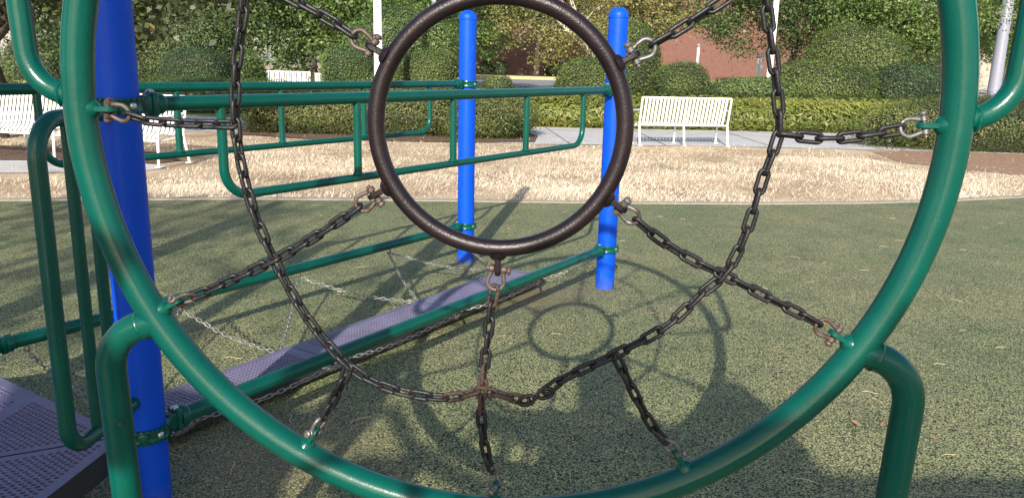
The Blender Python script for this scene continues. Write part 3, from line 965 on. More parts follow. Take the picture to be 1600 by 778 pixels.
web_chain('black perimeter chain of the web, left half running down to the S hook',
          [(0.0, 0.575), (-0.14, 0.565), (-0.29, 0.51), (-0.40, 0.39), (-0.482, 0.244), (-0.495, 0.18), (-0.513, 0.085), (-0.522, -0.03), (-0.512, -0.123), (-0.491, -0.211), (-0.458, -0.295), (-0.426, -0.361), (-0.382, -0.434), (-0.311, -0.516), (-0.239, -0.557), (-0.159, -0.574), (-0.092, -0.574), (-0.035, -0.556), (0.010, -0.566), (0.058, -0.574)], 0.2)
web_chain('black perimeter chain of the web, right half rising from the S hook',
          [(0.094, -0.552), (0.135, -0.520), (0.233, -0.465), (0.329, -0.403), (0.398, -0.327), (0.438, -0.287), (0.468, -0.209), (0.493, -0.091), (0.512, -0.018), (0.503, 0.052), (0.488, 0.12), (0.470, 0.20), (0.454, 0.258), (0.38, 0.40), (0.27, 0.51), (0.14, 0.565), (0.01, 0.58)], 0.1, pitch=0.0375)
web_chain('black chain from lower left of the brown ring down to the green hoop', [(-0.269, -0.168), (-0.311, -0.203), (-0.389, -0.256), (-0.458, -0.297), (-0.537, -0.336), (-0.619, -0.375), (-0.644, -0.39)], 1.2,
          ends=[E_r('a', 210, 'shackle_rusty'), E_h('b', 210.5, 'shackle_rusty', -1, 0.9)])
web_chain('black chain from upper left of the brown ring leaving the top of the view', [(-0.266, 0.138), (-0.326, 0.166), (-0.403, 0.206), (-0.48, 0.246), (-0.56, 0.29), (-0.66, 0.36)], 1.3,
          ends=[E_r('a', 150, 'shackle_rusty', -1), E_h('b', 151)], pitch=0.037)
web_chain('black chain from upper right of the brown ring leaving the top of the view', [(0.246, 0.128), (0.314, 0.165), (0.39, 0.217), (0.454, 0.258), (0.55, 0.32), (0.64, 0.38)], 1.2,
          ends=[E_r('a', 29, 'shackle'), E_h('b', 31)], pitch=0.0385)
web_chain('black chain from lower right of the brown ring down to the green hoop', [(0.247, -0.175), (0.305, -0.226), (0.369, -0.264), (0.439, -0.295), (0.523, -0.335), (0.6, -0.371), (0.649, -0.389)], 1.0,
          ends=[E_r('a', 328, 'shackle', 1, 0.5), E_h('b', 328.5, 'shackle_rusty', 1)], pitch=0.0385)
web_chain('black vertical chain from bottom of the brown ring to foot of the green hoop', [(-0.007, -0.33), (-0.019, -0.377), (-0.028, -0.47), (-0.035, -0.557), (-0.036, -0.613), (-0.027, -0.685), (-0.014, -0.75)], 0.3,
          ends=[E_r('a', 270.5, 'shackle_rusty'), E_h('b', 269.8, 'shackle', 1, 1.1)])
web_chain('black vertical chain from the top of the brown ring up out of view', [(-0.005, 0.30), (-0.003, 0.42), (-0.001, 0.57), (0, 0.68), (0, 0.74)], 0.3,
          ends=[E_r('a', 89.5), E_h('b', 90)])
web_chain('short black chain to the left edge of the hoop beside the blue post', [(-0.747, -0.011), (-0.697, -0.027), (-0.621, -0.030), (-0.524, -0.030)], 0.75,
          ends=[E_h('a', 180.5, 'shackle_rusty', -1, 0.25)])
web_chain('short black chain to the right edge of the hoop above the hedge', [(0.512, -0.018), (0.598, -0.024), (0.667, -0.016), (0.742, 0.004)], 1.6,
          ends=[E_h('b', 0.4, 'shackle', -1, 0.15)], pitch=0.0385)
web_chain('short black chain down to the lower left of the hoop near the plank', [(-0.311, -0.516), (-0.338, -0.578), (-0.364, -0.625), (-0.388, -0.669)], 0.3,
          ends=[E_h('b', 239.8, 'shackle', 1, 1.1)])
web_chain('short black chain down to the lower right of the hoop over open rubber', [(0.233, -0.468), (0.266, -0.530), (0.312, -0.612), (0.358, -0.660)], 0.4,
          ends=[E_h('b', 298.8, 'shackle', -1, -0.7)], pitch=0.037)
web_chain('short black chain to the upper left of the hoop, out of view', [(-0.29, 0.51), (-0.34, 0.60), (-0.40, 0.68)], 0.4, ends=[E_h('b', 120)])
web_chain('short black chain to the upper right of the hoop, out of view', [(0.27, 0.51), (0.33, 0.60), (0.40, 0.68)], 0.4, ends=[E_h('b', 60)])
# S hook joining the two halves
sp = []
sc_, ss_ = math.cos(R(21)), math.sin(R(21))
def sh(cx, cy, a, c): 
    x, y = 0.0175 * math.cos(a), 0.0092 * math.sin(a)
    return HP(cx + x * sc_ - y * ss_, cy + x * ss_ + y * sc_, c)
for k in range(15): sp.append(sh(0.058, -0.5715, R(10) + R(290) * k / 14, -0.004))
for k in range(15): sp.append(sh(0.094, -0.5560, R(120) - R(290) * k / 14, -0.001))
so = MB().tube(smooth_path(sp, 3), 0.0042, 12).build('s_hook', M['chain'])
tag(so, 'black S shaped hook joining the two chain halves at the bottom right of centre', 'hook')

# thin galvanised chains carrying the plank
TP, TD, TW = 0.0270, 0.0054, 0.0200
TLOOP = link_loop(TP, TD, TW)
def thin_chain(label, a, b, sag=0.03, hook_at=None):
    a, b = Vector(a), Vector(b)
    mid = a.lerp(b, 0.5) - Vector((0, 0, sag))
    path = smooth_path([a, mid, b])
    mb = MB()
    for mtx in link_frames(path, TP, Vector((0, 0, 1)), random.uniform(0, 3), 0.15):
        mb.tube([mtx @ p for p in TLOOP], TD / 2, 6, closed=True)
    root = thing('plank_chain', label, 'chain', a.lerp(b, 0.5), 'thin galvanised chains carrying the plank')
    mb.build('links', M['galv'], root)
    if hook_at is not None:
        h = Vector(hook_at)
        pth = [h + Vector((0, 0, 0.026)), h + Vector((0.010, 0, 0.022)), h + Vector((0.014, 0, 0.008)), h + Vector((0.006, 0, -0.004)), h + Vector((-0.006, 0, -0.002)), h + Vector((-0.010, 0, 0.006))]
        MB().tube(smooth_path(pth, 4), 0.0045, 8).build('hook', M['shackle_rusty'], root)
for v, pv, nm in ((1.2045 - 0.01, PV1 - 0.006, 'far'), (0.0 + 0.012, PV0 + 0.006, 'near')):
    hk = [0.20, 0.95, 1.735, 2.53, 3.27]
    pk = [0.26, 1.10, 2.16, 3.08]
    order = ['first', 'second', 'third', 'fourth']
    for i in range(4):
        thin_chain(f'thin silver chain on the {nm} rail at the {order[i]} plank joint, left strand', B(hk[i], v, 0.243), B(pk[i] - 0.01, pv, PZ - 0.012), 0.03, B(hk[i], v, 0.243))
        thin_chain(f'thin silver chain on the {nm} rail at the {order[i]} plank joint, right strand', B(hk[i + 1], v, 0.243), B(pk[i] + 0.01, pv, PZ - 0.012), 0.03)

# ------------------------------------------------------------------ benches
def bench(label, right_foot, ang, length, group='white slatted benches', low_detail=False):
    root = thing('slatted_bench', label, 'bench', (0, 0, 0), group)
    n = int(length / (0.115 if low_detail else 0.078))
    prof = [(-0.335, 0.925), (-0.30, 0.80), (-0.255, 0.64), (-0.21, 0.49), (-0.185, 0.435), (-0.15, 0.408), (-0.09, 0.405), (0.0, 0.420), (0.10, 0.432), (0.18, 0.430), (0.225, 0.415), (0.25, 0.385), (0.255, 0.355)]
    pr = smooth_path([Vector((0, y, z)) for y, z in prof], 3)
    sm = MB()
    for i in range(n):
        x = -length / 2 + 0.05 + (length - 0.10) * (i + 0.5) / n
        w = 0.062 if low_detail else 0.047; th = 0.005
        vs = []
        for k, p in enumerate(pr):
            t = (pr[min(k + 1, len(pr) - 1)] - pr[max(k - 1, 0)]).normalized()
            nn_ = Vector((0, -t.z, t.y))
            for dx, s in ((-w / 2, -1), (w / 2, -1), (w / 2, 1), (-w / 2, 1)):
                vs.append(Vector((x + dx, p.y, p.z)) + nn_ * (s * th / 2))
        fs = []
        for k in range(len(pr) - 1):
            for q in range(4):
                fs.append([k * 4 + q, k * 4 + (q + 1) % 4, k * 4 + 4 + (q + 1) % 4, k * 4 + 4 + q])
        fs += [[0, 1, 2, 3], [len(vs) - 4, len(vs) - 1, len(vs) - 2, len(vs) - 3]]
        sm.add(vs, fs)
    sm.build('slatted_seat', M['white'], root)
    MB().tube([(-length / 2, -0.337, 0.932), (length / 2, -0.337, 0.932)], 0.020, 10).build('top_rail', M['white'], root)
    MB().tube([(-length / 2, 0.243, 0.352), (length / 2, 0.243, 0.352)], 0.014, 8).build('front_rail', M['white'], root)
    MB().tube([(-length / 2, -0.205, 0.40), (length / 2, -0.205, 0.40)], 0.014, 8).build('rear_rail', M['white'], root)
    for x in (-length / 2, 0, length / 2):
        MB().tube(fillet([(x, -0.345, 0.935), (x, -0.235, 0.42), (x, -0.335, 0.0)], 0.15, 6), 0.021, 10).build('rear_leg', M['white'], root)
        ft = MB()
        for yy in (-0.335, 0.275): ft.box((x, yy, 0.006), (0.085, 0.085, 0.012), ch=0.003)
        ft.build('foot_plate', M['white'], root)
        MB().tube([(x, -0.21, 0.385), (x, 0.24, 0.345)], 0.014, 8).build('seat_bearer', M['white'], root)
        if x == 0:
            MB().tube([(x, 0.235, 0.35), (x, 0.27, 0.0)], 0.020, 10).build('front_leg', M['white'], root)
        else:
            MB().tube(fillet([(x, 0.29, 0.0), (x, 0.25, 0.655), (x, -0.29, 0.70)], 0.07, 6), 0.019, 10).build('front_leg', M['white'], root)
    root.rotation_euler = (0, 0, ang)
    root.location = right_foot
    return root
bench('white slatted bench on the pale path, seen from behind between the ring and the hoop', (3.30, 16.02, 0.008), R(9), 1.82)
bench('white slatted bench facing the playground, standing beside the blue corner post', (-5.62, 11.26, 0.016), R(180 - 17), 1.80)
bench('white slatted bench at the left edge of the view, partly cut off', (-7.52, 11.80, 0.016), R(180 - 15), 1.80)
bench('far white bench among trees behind the low hedge', (-10.65, 37.0, 0.006), R(180), 2.25, low_detail=True)
# far slatted bin
bn = thing('litter_bin', 'small white slatted bin beside the far bench', 'bin', (-9.0, 37.2, 0))
mb = MB()
for k in range(16):
    a = 2 * PI * k / 16
    d = Vector((math.cos(a), math.sin(a), 0))
    mb.box(Vector((-9.0, 37.2, 0.45)) + d * 0.26, (0.02, 0.06, 0.80), d, Vector((-d.y, d.x, 0)))
mb.build('slats', M['white'], bn)
MB().lathe([(0.29, 0.0), (0.30, 0.02), (0.30, 0.05), (0.20, 0.06)], (-9.0, 37.2, 0.85), seg=24).build('rim', M['white'], bn)

# ------------------------------------------------------------------ poles
def pole(name, label, base, r0, r1, h, mat, group=None, marks=None):
    root = thing(name, label, 'pole', base, group)
    x, y, z = base
    MB().lathe([(r0 * 1.9, 0), (r0 * 1.9, 0.05), (r0 * 1.15, 0.12), (r0, 0.16), ((r0 + r1) / 2, h / 2), (r1, h)], (x, y, z), seg=20).build('shaft', mat, root)
    if marks:
        mb = MB()
        rr = r0 + (r1 - r0) * marks / h
        for dx0, dz, w_, h_ in ((0, 0.10, 0.10, 0.035), (0, 0.03, 0.10, 0.03), (0, -0.05, 0.10, 0.03), (-0.035, 0.025, 0.025, 0.16), (0.03, -0.01, 0.02, 0.1)):
            mb.box((x + dx0 * r0 / 0.16, y - rr - 0.003, z + marks + dz), (w_ * r0 / 0.16, 0.012, h_))
        mb.build('stencil_mark', M['tag'], root, smooth=False)
    return root
M['polewhite'] = paint('white_pole_paint', (0.78, 0.78, 0.77), 0.4, 0.1, 0.1, 0.04)
M['polegrey'] = paint('pale_grey_pole_paint', (0.20, 0.21, 0.26), 0.4, 0.2, 0.1, 0.06)
pole('flagpole', 'tall white pole behind the upper left of the brown ring', (-4.43, 26, 0), 0.142, 0.112, 9, M['polewhite'], marks=3.22)
pole('flagpole', 'thin white pole seen through the brown ring', (-4.6, 45, 0), 0.13, 0.11, 11, M['polewhite'])
pole('flagpole', 'thin white pole behind the chain on the right', (10.0, 32, 0), 0.12, 0.09, 11, M['polewhite'])
pole('lamp_post', 'pale grey post on the plaza at the right edge', (35.2, 59.5, 0), 0.44, 0.34, 12, M['polegrey'], marks=5.2)
pole('lamp_post', 'slender white post beside the grey plaza post', (38.6, 62, 0), 0.14, 0.12, 4.2, M['polewhite'])
for i, (px, lab) in enumerate(((1090, 'short white pipe post against the brick wall'), (1185, 'left one of a pair of short white posts by the brick wall'), (1190.5, 'right one of a pair of short white posts by the brick wall'))):
    p = at(px, 95, 48)
    rt_ = thing('pipe_post', lab, 'post', (p.x, 48, 0))
    hgt = (2.75, 2.2, 2.25)[i]
    MB().lathe([(0.10, 0), (0.085, 0.2), (0.085, hgt), (0.05, hgt + 0.04)], (p.x, 48, 0), seg=14).build('shaft', M['polewhite'], rt_)
    MB().lathe([(0.11, 0), (0.13, 0.03), (0.13, 0.12), (0.05, 0.2)], (p.x, 48, hgt), seg=14).build('cap', M['frame_grey'], rt_)

# ------------------------------------------------------------------ buildings
bb = thing('brick_building', 'long red brick building wall behind the trees', 'building', (16, 118, 0))
mb = MB(); mb.box((18, 126, 8), (64, 16, 16)); mb.build('wall', M['brick'], bb, smooth=False)
mb = MB(); mb.box((18, 126, 16.2), (65, 17, 0.5)); mb.build('parapet', M['beige'], bb, smooth=False)
eb = thing('entrance_building', 'beige and grey glazed building entrance at the right behind the plaza', 'building', (52, 76, 0))
mb = MB(); mb.box((58, 82.4, 5), (44, 12, 10)); mb.build('wall', M['beige'], eb, smooth=False)
mb = MB(); mb.box((58, 75.2, 5.2), (46, 3.4, 0.7)); mb.build('canopy', M['frame_grey'], eb, smooth=False)
for x in (37.2, 40.2, 43.4, 46.4, 49.6, 52.8):
    w = MB(); w.box((x, 76.3, 2.0), (2.5, 0.16, 3.6)); wf = w.build('window', M['frame_grey'], eb, smooth=False)
    for dx in (-0.6, 0.6):
        g = MB(); g.box((x + dx, 76.2, 2.1), (1.0, 0.08, 3.0)); g.build('pane', M['glass'] if (x + dx) % 2 > 0.9 else M['beige'], wf, smooth=False)
for x in (38.7, 41.8, 44.9, 48.0):
    c = MB(); c.box((x, 75.7, 2.4), (0.35, 0.35, 4.8)); c.build('column', M['beige'], eb, smooth=False)
sh = thing('storage_shed', 'small pale building glimpsed through the shrubs at the left', 'building', (-30.3, 52, 0))
mb = MB(); mb.box((-30.3, 52, 1.7), (3.0, 4, 3.4)); mb.build('wall', M['frame_grey'], sh, smooth=False)
mb = MB(); mb.box((-30.3, 52, 3.5), (3.4, 4.4, 0.25)); mb.build('roof', M['frame_grey'], sh, smooth=False)

# ------------------------------------------------------------------ shrubs and hedges
G_CLIP = 'clipped shrubs behind the path'
bush('clipped_shrub', 'small rounded clipped shrub just left of the nearer blue post', 'shrub', (2.02, 23, 0.82), (0.90, 0.85, 0.93), 9000, 0.062, M['f_box'], 101, G_CLIP, power=2.6, amp=0.04)
bush('clipped_shrub', 'tall egg shaped clipped shrub behind the nearer blue post', 'shrub', (3.50, 25.6, 1.35), (1.08, 1.1, 1.55), 14000, 0.068, M['f_box'], 102, G_CLIP, power=2.3, amp=0.05, warm_amt=0.4)
bush('clipped_shrub', 'round clipped shrub behind the left end of the white bench', 'shrub', (4.70, 23.2, 0.80), (0.82, 0.8, 0.86), 8000, 0.062, M['f_box'], 103, G_CLIP, power=2.6, amp=0.05)
bush('clipped_shrub', 'largest dome shaped clipped shrub at the right, highest of its cluster', 'shrub', (11.4, 27.2, 1.35), (1.72, 1.6, 1.72), 20000, 0.072, M['f_box'], 104, G_CLIP, power=2.3, amp=0.05, warm_amt=0.3)
bush('clipped_shrub', 'broad low dome shrub in front of the largest one', 'shrub', (9.05, 24.0, 0.85), (1.50, 1.3, 1.02), 16000, 0.066, M['f_box'], 105, G_CLIP, power=2.5, amp=0.04)
bush('clipped_shrub', 'dark green rounded shrub right of the low dome', 'shrub', (11.65, 24.0, 0.78), (1.08, 1.0, 1.0), 11000, 0.066, M['f_boxdark'], 106, G_CLIP, power=2.3, amp=0.07)
bush('clipped_shrub', 'squared clipped shrub left of the tall white pole', 'shrub', (-5.72, 28.2, 0.95), (1.02, 0.9, 1.02), 10000, 0.070, M['f_bright'], 107, G_CLIP, power=4.0, amp=0.04)
bush('clipped_shrub', 'squared clipped shrub seen through the brown ring', 'shrub', (-3.25, 30.2, 0.95), (1.15, 0.9, 0.97), 10000, 0.074, M['f_box'], 108, G_CLIP, power=3.5, amp=0.05)
bush('clipped_shrub', 'dark squared shrub behind the chain at the left', 'shrub', (-10.25, 26, 0.88), (1.0, 0.9, 0.87), 9000, 0.066, M['f_boxdark'], 109, G_CLIP, power=3.6, amp=0.05, warm_amt=0.2)
bush('clipped_shrub', 'little clipped shrub behind the cap of the farther blue post', 'shrub', (-0.55, 24, 0.55), (0.50, 0.45, 0.60), 3500, 0.06, M['f_box'], 110, G_CLIP, power=3, amp=0.05)
bush('clipped_shrub', 'bright low shrub right of the round one, behind the white bench', 'shrub', (6.75, 23.0, 0.55), (1.40, 0.9, 0.78), 10000, 0.062, M['f_bright'], 111, G_CLIP, power=2.8, amp=0.07)
bush('large_shrub', 'tall loose shrub behind the dark squared shrub', 'shrub', (-12.0, 28.6, 1.55), (2.1, 1.6, 1.75), 16000, 0.085, M['f_mid'], 112, None, power=2.2, amp=0.10, tuft=0.2)
bush('large_shrub', 'tall loose shrub behind the white pole and brown ring', 'shrub', (-4.6, 33.5, 1.8), (2.3, 1.7, 1.9), 16000, 0.095, M['f_bright'], 113, None, power=2.2, amp=0.10, tuft=0.2)
bush('large_shrub', 'mid sized loose shrub between the dark squared shrub and the far bench', 'shrub', (-9.9, 29.5, 0.85), (0.75, 0.9, 0.95), 6000, 0.08, M['f_bright'], 114, None, power=2.2, amp=0.12, tuft=0.2)
bush('large_shrub', 'dark loose shrub at the far left behind the green tubes', 'shrub', (-14.2, 24, 0.9), (1.0, 0.9, 1.05), 8000, 0.075, M['f_mid'], 115, None, power=2.2, amp=0.14, tuft=0.25)
bush('large_shrub', 'yellow green low shrub at the left beyond the white benches', 'shrub', (-13.0, 21.5, 0.35), (1.2, 0.6, 0.45), 5000, 0.07, M['f_yellow'], 116, None, power=2.5, amp=0.14, tuft=0.25)
bush('large_shrub', 'bright low shrub strip beyond the shaded path at the left', 'shrub', (-8.2, 22.4, 0.40), (2.6, 0.7, 0.52), 9000, 0.065, M['f_bright'], 117, None, power=4, amp=0.08, tuft=0.25)
bush('low_hedge', 'low leafy hedge with reddish tips behind the green guard rails', 'hedge', (-3.45, 17.0, 0.40), (2.25, 0.80, 0.50), 26000, 0.052, M['f_hedge'], 118, None, power=5, amp=0.07, tuft=0.25, warm_amt=0.9, core=0.86)
bush('low_hedge', 'drooping mound of hedge at the right of the farther blue post', 'hedge', (-0.62, 16.85, 0.36), (0.95, 0.85, 0.52), 12000, 0.050, M['f_hedge'], 119, None, power=2.6, amp=0.08, tuft=0.2, warm_amt=0.2, core=0.86)
bush('low_hedge', 'low leafy hedge at the right edge beyond the hoop', 'hedge', (11.0, 16.75, 0.42), (3.45, 0.95, 0.66), 30000, 0.055, M['f_hedge'], 120, None, power=4, amp=0.07, tuft=0.22, warm_amt=0.3, core=0.88)
for i, x in enumerate((-4.3, -2.2, 5.6)):
    bush('wall_shrub', ('small dark shrub at the brick wall, left one of two', 'small dark shrub at the brick wall, right one of two', 'wider dark shrub at the brick wall under the yellow tree')[i], 'shrub', (x, 112, 0.9), ((0.9, 0.9, 1.0), (1.05, 0.9, 1.1), (2.0, 1, 1.2))[i], 1500, 0.22, M['f_dark'], 130 + i)

bo = bush('border_hedge', 'long low yellow green border hedge of narrow leaves behind the pale path and bench', 'hedge', (8.35, 21.15, 0.28), (8.75, 0.95, 0.50), 46000, 0.185, M['f_lirio'], 121, None, power=6, amp=0.05, tuft=0.30, core=0.80, aspect=0.26, warm_amt=0.4)
bo.rotation_euler = (0, 0, R(2.6))

# ------------------------------------------------------------------ trees
tree('shade_tree', 'near tree with large heart shaped leaves overhanging the upper left corner', (-9.3, 14.2, 0), 6, (-8.6, 13.4, 3.30), (4.4, 1.9, 1.75), 110, 120, 0.165, M['f_shade'], 201, 0.13, spread=0.20, droop=0.3, loose=0.15)
GW = 'trees of the wood at the left'
wood = [(-21.0, 38, 'mid', 'broad tree of the wood, leftmost beyond the shade tree'), (-17.0, 36, 'dark', 'dark tree of the wood behind the tall loose shrub'), (-13.2, 40, 'mid', 'full green tree of the wood right of the near chain'),
        (-10.6, 42.5, 'mid', 'tree of the wood with a slim bare trunk above the far bench'), (-7.2, 38.5, 'bright', 'lighter tree of the wood left of the tall white pole'), (-3.0, 48, 'bright', 'light green tree behind the farther blue post'), (-5.8, 52, 'mid', 'green tree deep behind the brown ring')]
for i, (x, y, k, lab) in enumerate(wood):
    tree('broadleaf_tree', lab, (x, y, 0), 10, (x, y, 5.0 if i not in (2, 3) else 5.6), (3.0, 2.4, 4.0), 95, 110, 0.21, M['f_' + k], 210 + i, 0.17, spread=0.26, hollow=0.35, group=GW)
far = [(-46, 66, 'dark'), (-36, 70, 'mid'), (-27, 64, 'dark'), (-18, 68, 'mid'), (-9.5, 70, 'dark'), (-56, 72, 'mid')]
labs = ['dark far tree seen in gaps left of the shed', 'mid green far tree behind the shed', 'dark far tree behind the leftmost wood tree', 'mid green far tree behind the wood', 'dark far tree behind the far bench', 'far tree hidden at the outer left']
for i, (x, y, k) in enumerate(far):
    tree('far_tree', labs[i], (x, y, 0), 16, (x, y, 7.0), (6.0, 4, 7.0), 90, 90, 0.50, M['f_' + k], 230 + i, 0.35, spread=0.28, hollow=0.3, group='tall trees behind the wood')
tree('sparse_tree', 'sparse yellow green tree with pale bare branches seen through the brown ring', (5.1, 45, 0), 8, (2.2, 45, 4.7), (3.9, 2.4, 3.3), 90, 90, 0.17, M['f_yellow'], 240, 0.13, M['palebark'], spread=0.20, hollow=0.4, limbs=16, loose=0.25)
tree('broadleaf_tree', 'yellowing tree behind the top of the nearer blue post', (8.6, 54, 0), 10, (8.0, 54, 6.8), (5.4, 3, 4.0), 130, 100, 0.24, M['f_yellow'], 241, 0.17, spread=0.22, hollow=0.35, group='trees in front of the brick wall')
tree('broadleaf_tree', 'spreading green tree with low drooping branches against the brick wall', (12.9, 38, 0), 9, (12.9, 38, 5.2), (4.5, 2.6, 3.1), 170, 150, 0.15, M['f_mid'], 242, 0.20, spread=0.22, droop=0.5, hollow=0.35, group='trees in front of the brick wall')
tree('broadleaf_tree', 'dense dark tree above the largest dome shrub', (16.6, 35, 0), 10, (16.4, 35, 4.6), (3.5, 2.6, 3.3), 170, 140, 0.16, M['f_bright'], 243, 0.22, spread=0.24, hollow=0.35, droop=0.3, group='trees at the right of the shrubs')
tree('broadleaf_tree', 'dark tree between the brick wall and the dome shrubs', (20.5, 44, 0), 11, (18.6, 44, 5.6), (4.6, 3, 4.2), 110, 110, 0.21, M['f_dark'], 244, 0.24, spread=0.24, hollow=0.35, group='trees at the right of the shrubs')
tree('broadleaf_tree', 'sunlit tree on the plaza behind the grey post at the right edge', (37.8, 64, 0), 13, (37.6, 64, 7.4), (4.4, 3, 5.3), 190, 150, 0.23, M['f_bright'], 245, 0.2, spread=0.25, hollow=0.35, group='trees at the right of the shrubs')
for i, (x, lab) in enumerate(((-8.5, 'tall dark tree in front of the brick wall, left of the farther blue post top'), (2.5, 'tall dark tree in front of the brick wall, behind the sparse yellow tree'))):
    tree('broadleaf_tree', lab, (x, 100, 0), 17, (x, 100, 10.6), (6.4, 4, 5.4), 110, 80, 0.55, M['f_dark'], 260 + i, 0.3, spread=0.27, hollow=0.3, group='trees in front of the brick wall')
# shade trees standing behind the photographer
tree('broadleaf_tree', 'tree behind the photographer, left', (-5.6, -9, 0), 9, (-5.9, -8.4, 6.6), (2.4, 2.6, 1.6), 40, 26, 0.22, M['f_mid'], 250, 0.2, spread=0.30)

# ------------------------------------------------------------------ dry grass
def dry_grass(n, seed):
    rng = np.random.default_rng(seed)
    x = rng.uniform(-14, 15, n * 2); y = rng.uniform(7.3, 16.2, n * 2)
    ed = np.interp(x, [p[0] for p in EDGE], [p[1] for p in EDGE]) + 0.13 - 0.15 * rng.random(len(x)) ** 3
    keep = y > ed
    dens = np.ones_like(x)
    dens *= np.where(y > 14.2, 0.45, 1.0)
    dens *= np.where((y > 12.2) & (x < 0.8) & (x > -5.0), 0.70, 1.0)
    patch = np.sin(x * 1.7 + 0.6 * y) * np.sin(y * 2.3 - 0.5 * x) + 0.6 * np.sin(x * 4.1 + 1.3) * np.sin(y * 3.7)
    dens *= np.clip(0.80 + 0.45 * patch, 0.12, 1)
    near_soil = ((x > 6.4) & (y > 12.7 - 0.30 * (x - 6.5)) & (y > 11.0))
    dens *= np.where(near_soil, 0.05, 1)
    dens *= np.where((x < -4.55) & (y > 9.55 + 0.05 * (x + 6)) & (y < 12.6), 0.02, 1)
    dens *= np.where(y > 15.3, 0.15, 1)
    keep &= rng.random(len(x)) < dens
    x, y = x[keep][:n], y[keep][:n]
    n = len(x)
    tuft = 0.80 + 0.40 * np.sin(x * 1.9 + y) * np.sin(y * 2.6 - x) + 0.25 * np.sin(x * 5.3 + 2 * np.sin(y * 3)) * np.sin(y * 6.1 + 1.1)
    L = rng.uniform(0.05, 0.135, n) * np.clip(tuft, 0.45, 1.25)
    az = rng.normal(0.5 * np.sin(x * 1.3) + 0.6 * np.sin(y * 2.0 + x), 1.3, n)
    lean = rng.uniform(0.95, 1.62, n)
    d = np.stack([np.cos(az), np.sin(az), 0 * az], 1); s = np.stack([-np.sin(az), np.cos(az), 0 * az], 1)
    w = rng.uniform(0.004, 0.009, n)[:, None]
    b = np.stack([x, y, np.full(n, -0.005)], 1)
    rows = []
    for t in (0, 0.5, 1.0):
        a = lean * (0.55 + 0.55 * t)
        c = b + d * (np.sin(a) * L * t)[:, None]; c[:, 2] += np.cos(np.minimum(a, 1.5)) * L * t + 0.015 * t
        ww = w * (1 - 0.8 * t)
        rows += [c - s * ww / 2, c + s * ww / 2]
    V = np.stack(rows, 1).reshape(-1, 3)
    base = np.arange(n)[:, None] * 6
    F = np.concatenate([base + np.array([[0, 1, 3, 2]]), base + np.array([[2, 3, 5, 4]])], 1).reshape(-1, 4)
    big = 0.52 + 0.20 * np.sin(x * 0.9 + 1) * np.sin(y * 1.4) - 0.16 * np.clip((y - 12.2) / 2.5, 0, 1) + 0.12 * np.sin(x * 3.1) * np.sin(y * 2.7 + 2)
    rnd = np.clip(big + rng.normal(0, 0.2, n), 0, 0.93)
    grn = rng.random(n) < np.where((y > 11.8) & (np.sin(x * 1.1 + 4) > 0.2), 0.16, 0.015)
    rnd[grn] = 1.0
    o = link_mesh('dry_grass', np_mesh('dry_grass', V, F, [M['straw']], np.repeat(rnd, 2)))
    tag(o, 'strip of pale dry grass between the rubber edge and the path', 'grass', None, 'stuff')
dry_grass(170000, 3)

# ------------------------------------------------------------------ litter on the rubber
tw = MB(); tw.tube(smooth_path([Vector((-0.05, 0, 0.003)), Vector((-0.015, 0.004, 0.007)), Vector((0.02, -0.003, 0.005)), Vector((0.05, 0.006, 0.003))], 3), 0.0013, 5)
twm = tw.mesh('dry_twig', M['litter'])
a = twm.attributes.new('rnd', 'FLOAT', 'FACE'); a.data.foreach_set('value', [0.8] * len(twm.polygons))
rr = random.Random(5)
for k in range(85):
    o = link_mesh('dry_twig', twm)
    y = rr.uniform(2.6, 8.2); x = rr.uniform(-0.62, 0.66) * (y + 0.3)
    o.location = (x, y, 0.013); o.rotation_euler = (0, 0, rr.uniform(0, 6.28)); s = rr.uniform(0.4, 1.0); o.scale = (s, s, 1)
    tag(o, 'thin pale dry twig lying on the green rubber surface', 'twig', 'dry twigs scattered on the rubber')
lvV = [(-.03, 0, .002), (-.012, .011, .010), (.012, .009, .007), (.036, 0, .012), (.012, -.011, .011), (-.012, -.012, .006), (0, 0, .004)]
lvF = [(0, 6, 1), (1, 6, 2), (2, 6, 3), (3, 6, 4), (4, 6, 5), (5, 6, 0)]
lm_ = bpy.data.meshes.new('fallen_leaf'); lm_.from_pydata(lvV, [], lvF); lm_.materials.append(M['litter'])
a = lm_.attributes.new('rnd', 'FLOAT', 'FACE'); a.data.foreach_set('value', [0.12] * 6)
for (px, py) in ((543, 620), (687, 518), (1022, 494), (1195, 536), (1112, 664), (900, 683), (684, 645), (1336, 667), (1378, 668), (1460, 690), (1424, 726), (1475, 552), (1540, 410), (1560, 432)):
    d = _fw + _rt * ((px - 800) / F_PX) + _up * ((389 - py) / F_PX); t = -CAM_H / d.z
    o = link_mesh('fallen_leaf', lm_)
    o.location = (d.x * t, d.y * t, 0.013); o.rotation_euler = (0, 0, rr.uniform(0, 6.28)); s = rr.uniform(0.5, 1.0); o.scale = (s, s, s)
    tag(o, 'small curled reddish dry leaf on the green rubber surface', 'leaf', 'fallen leaves on the rubber')

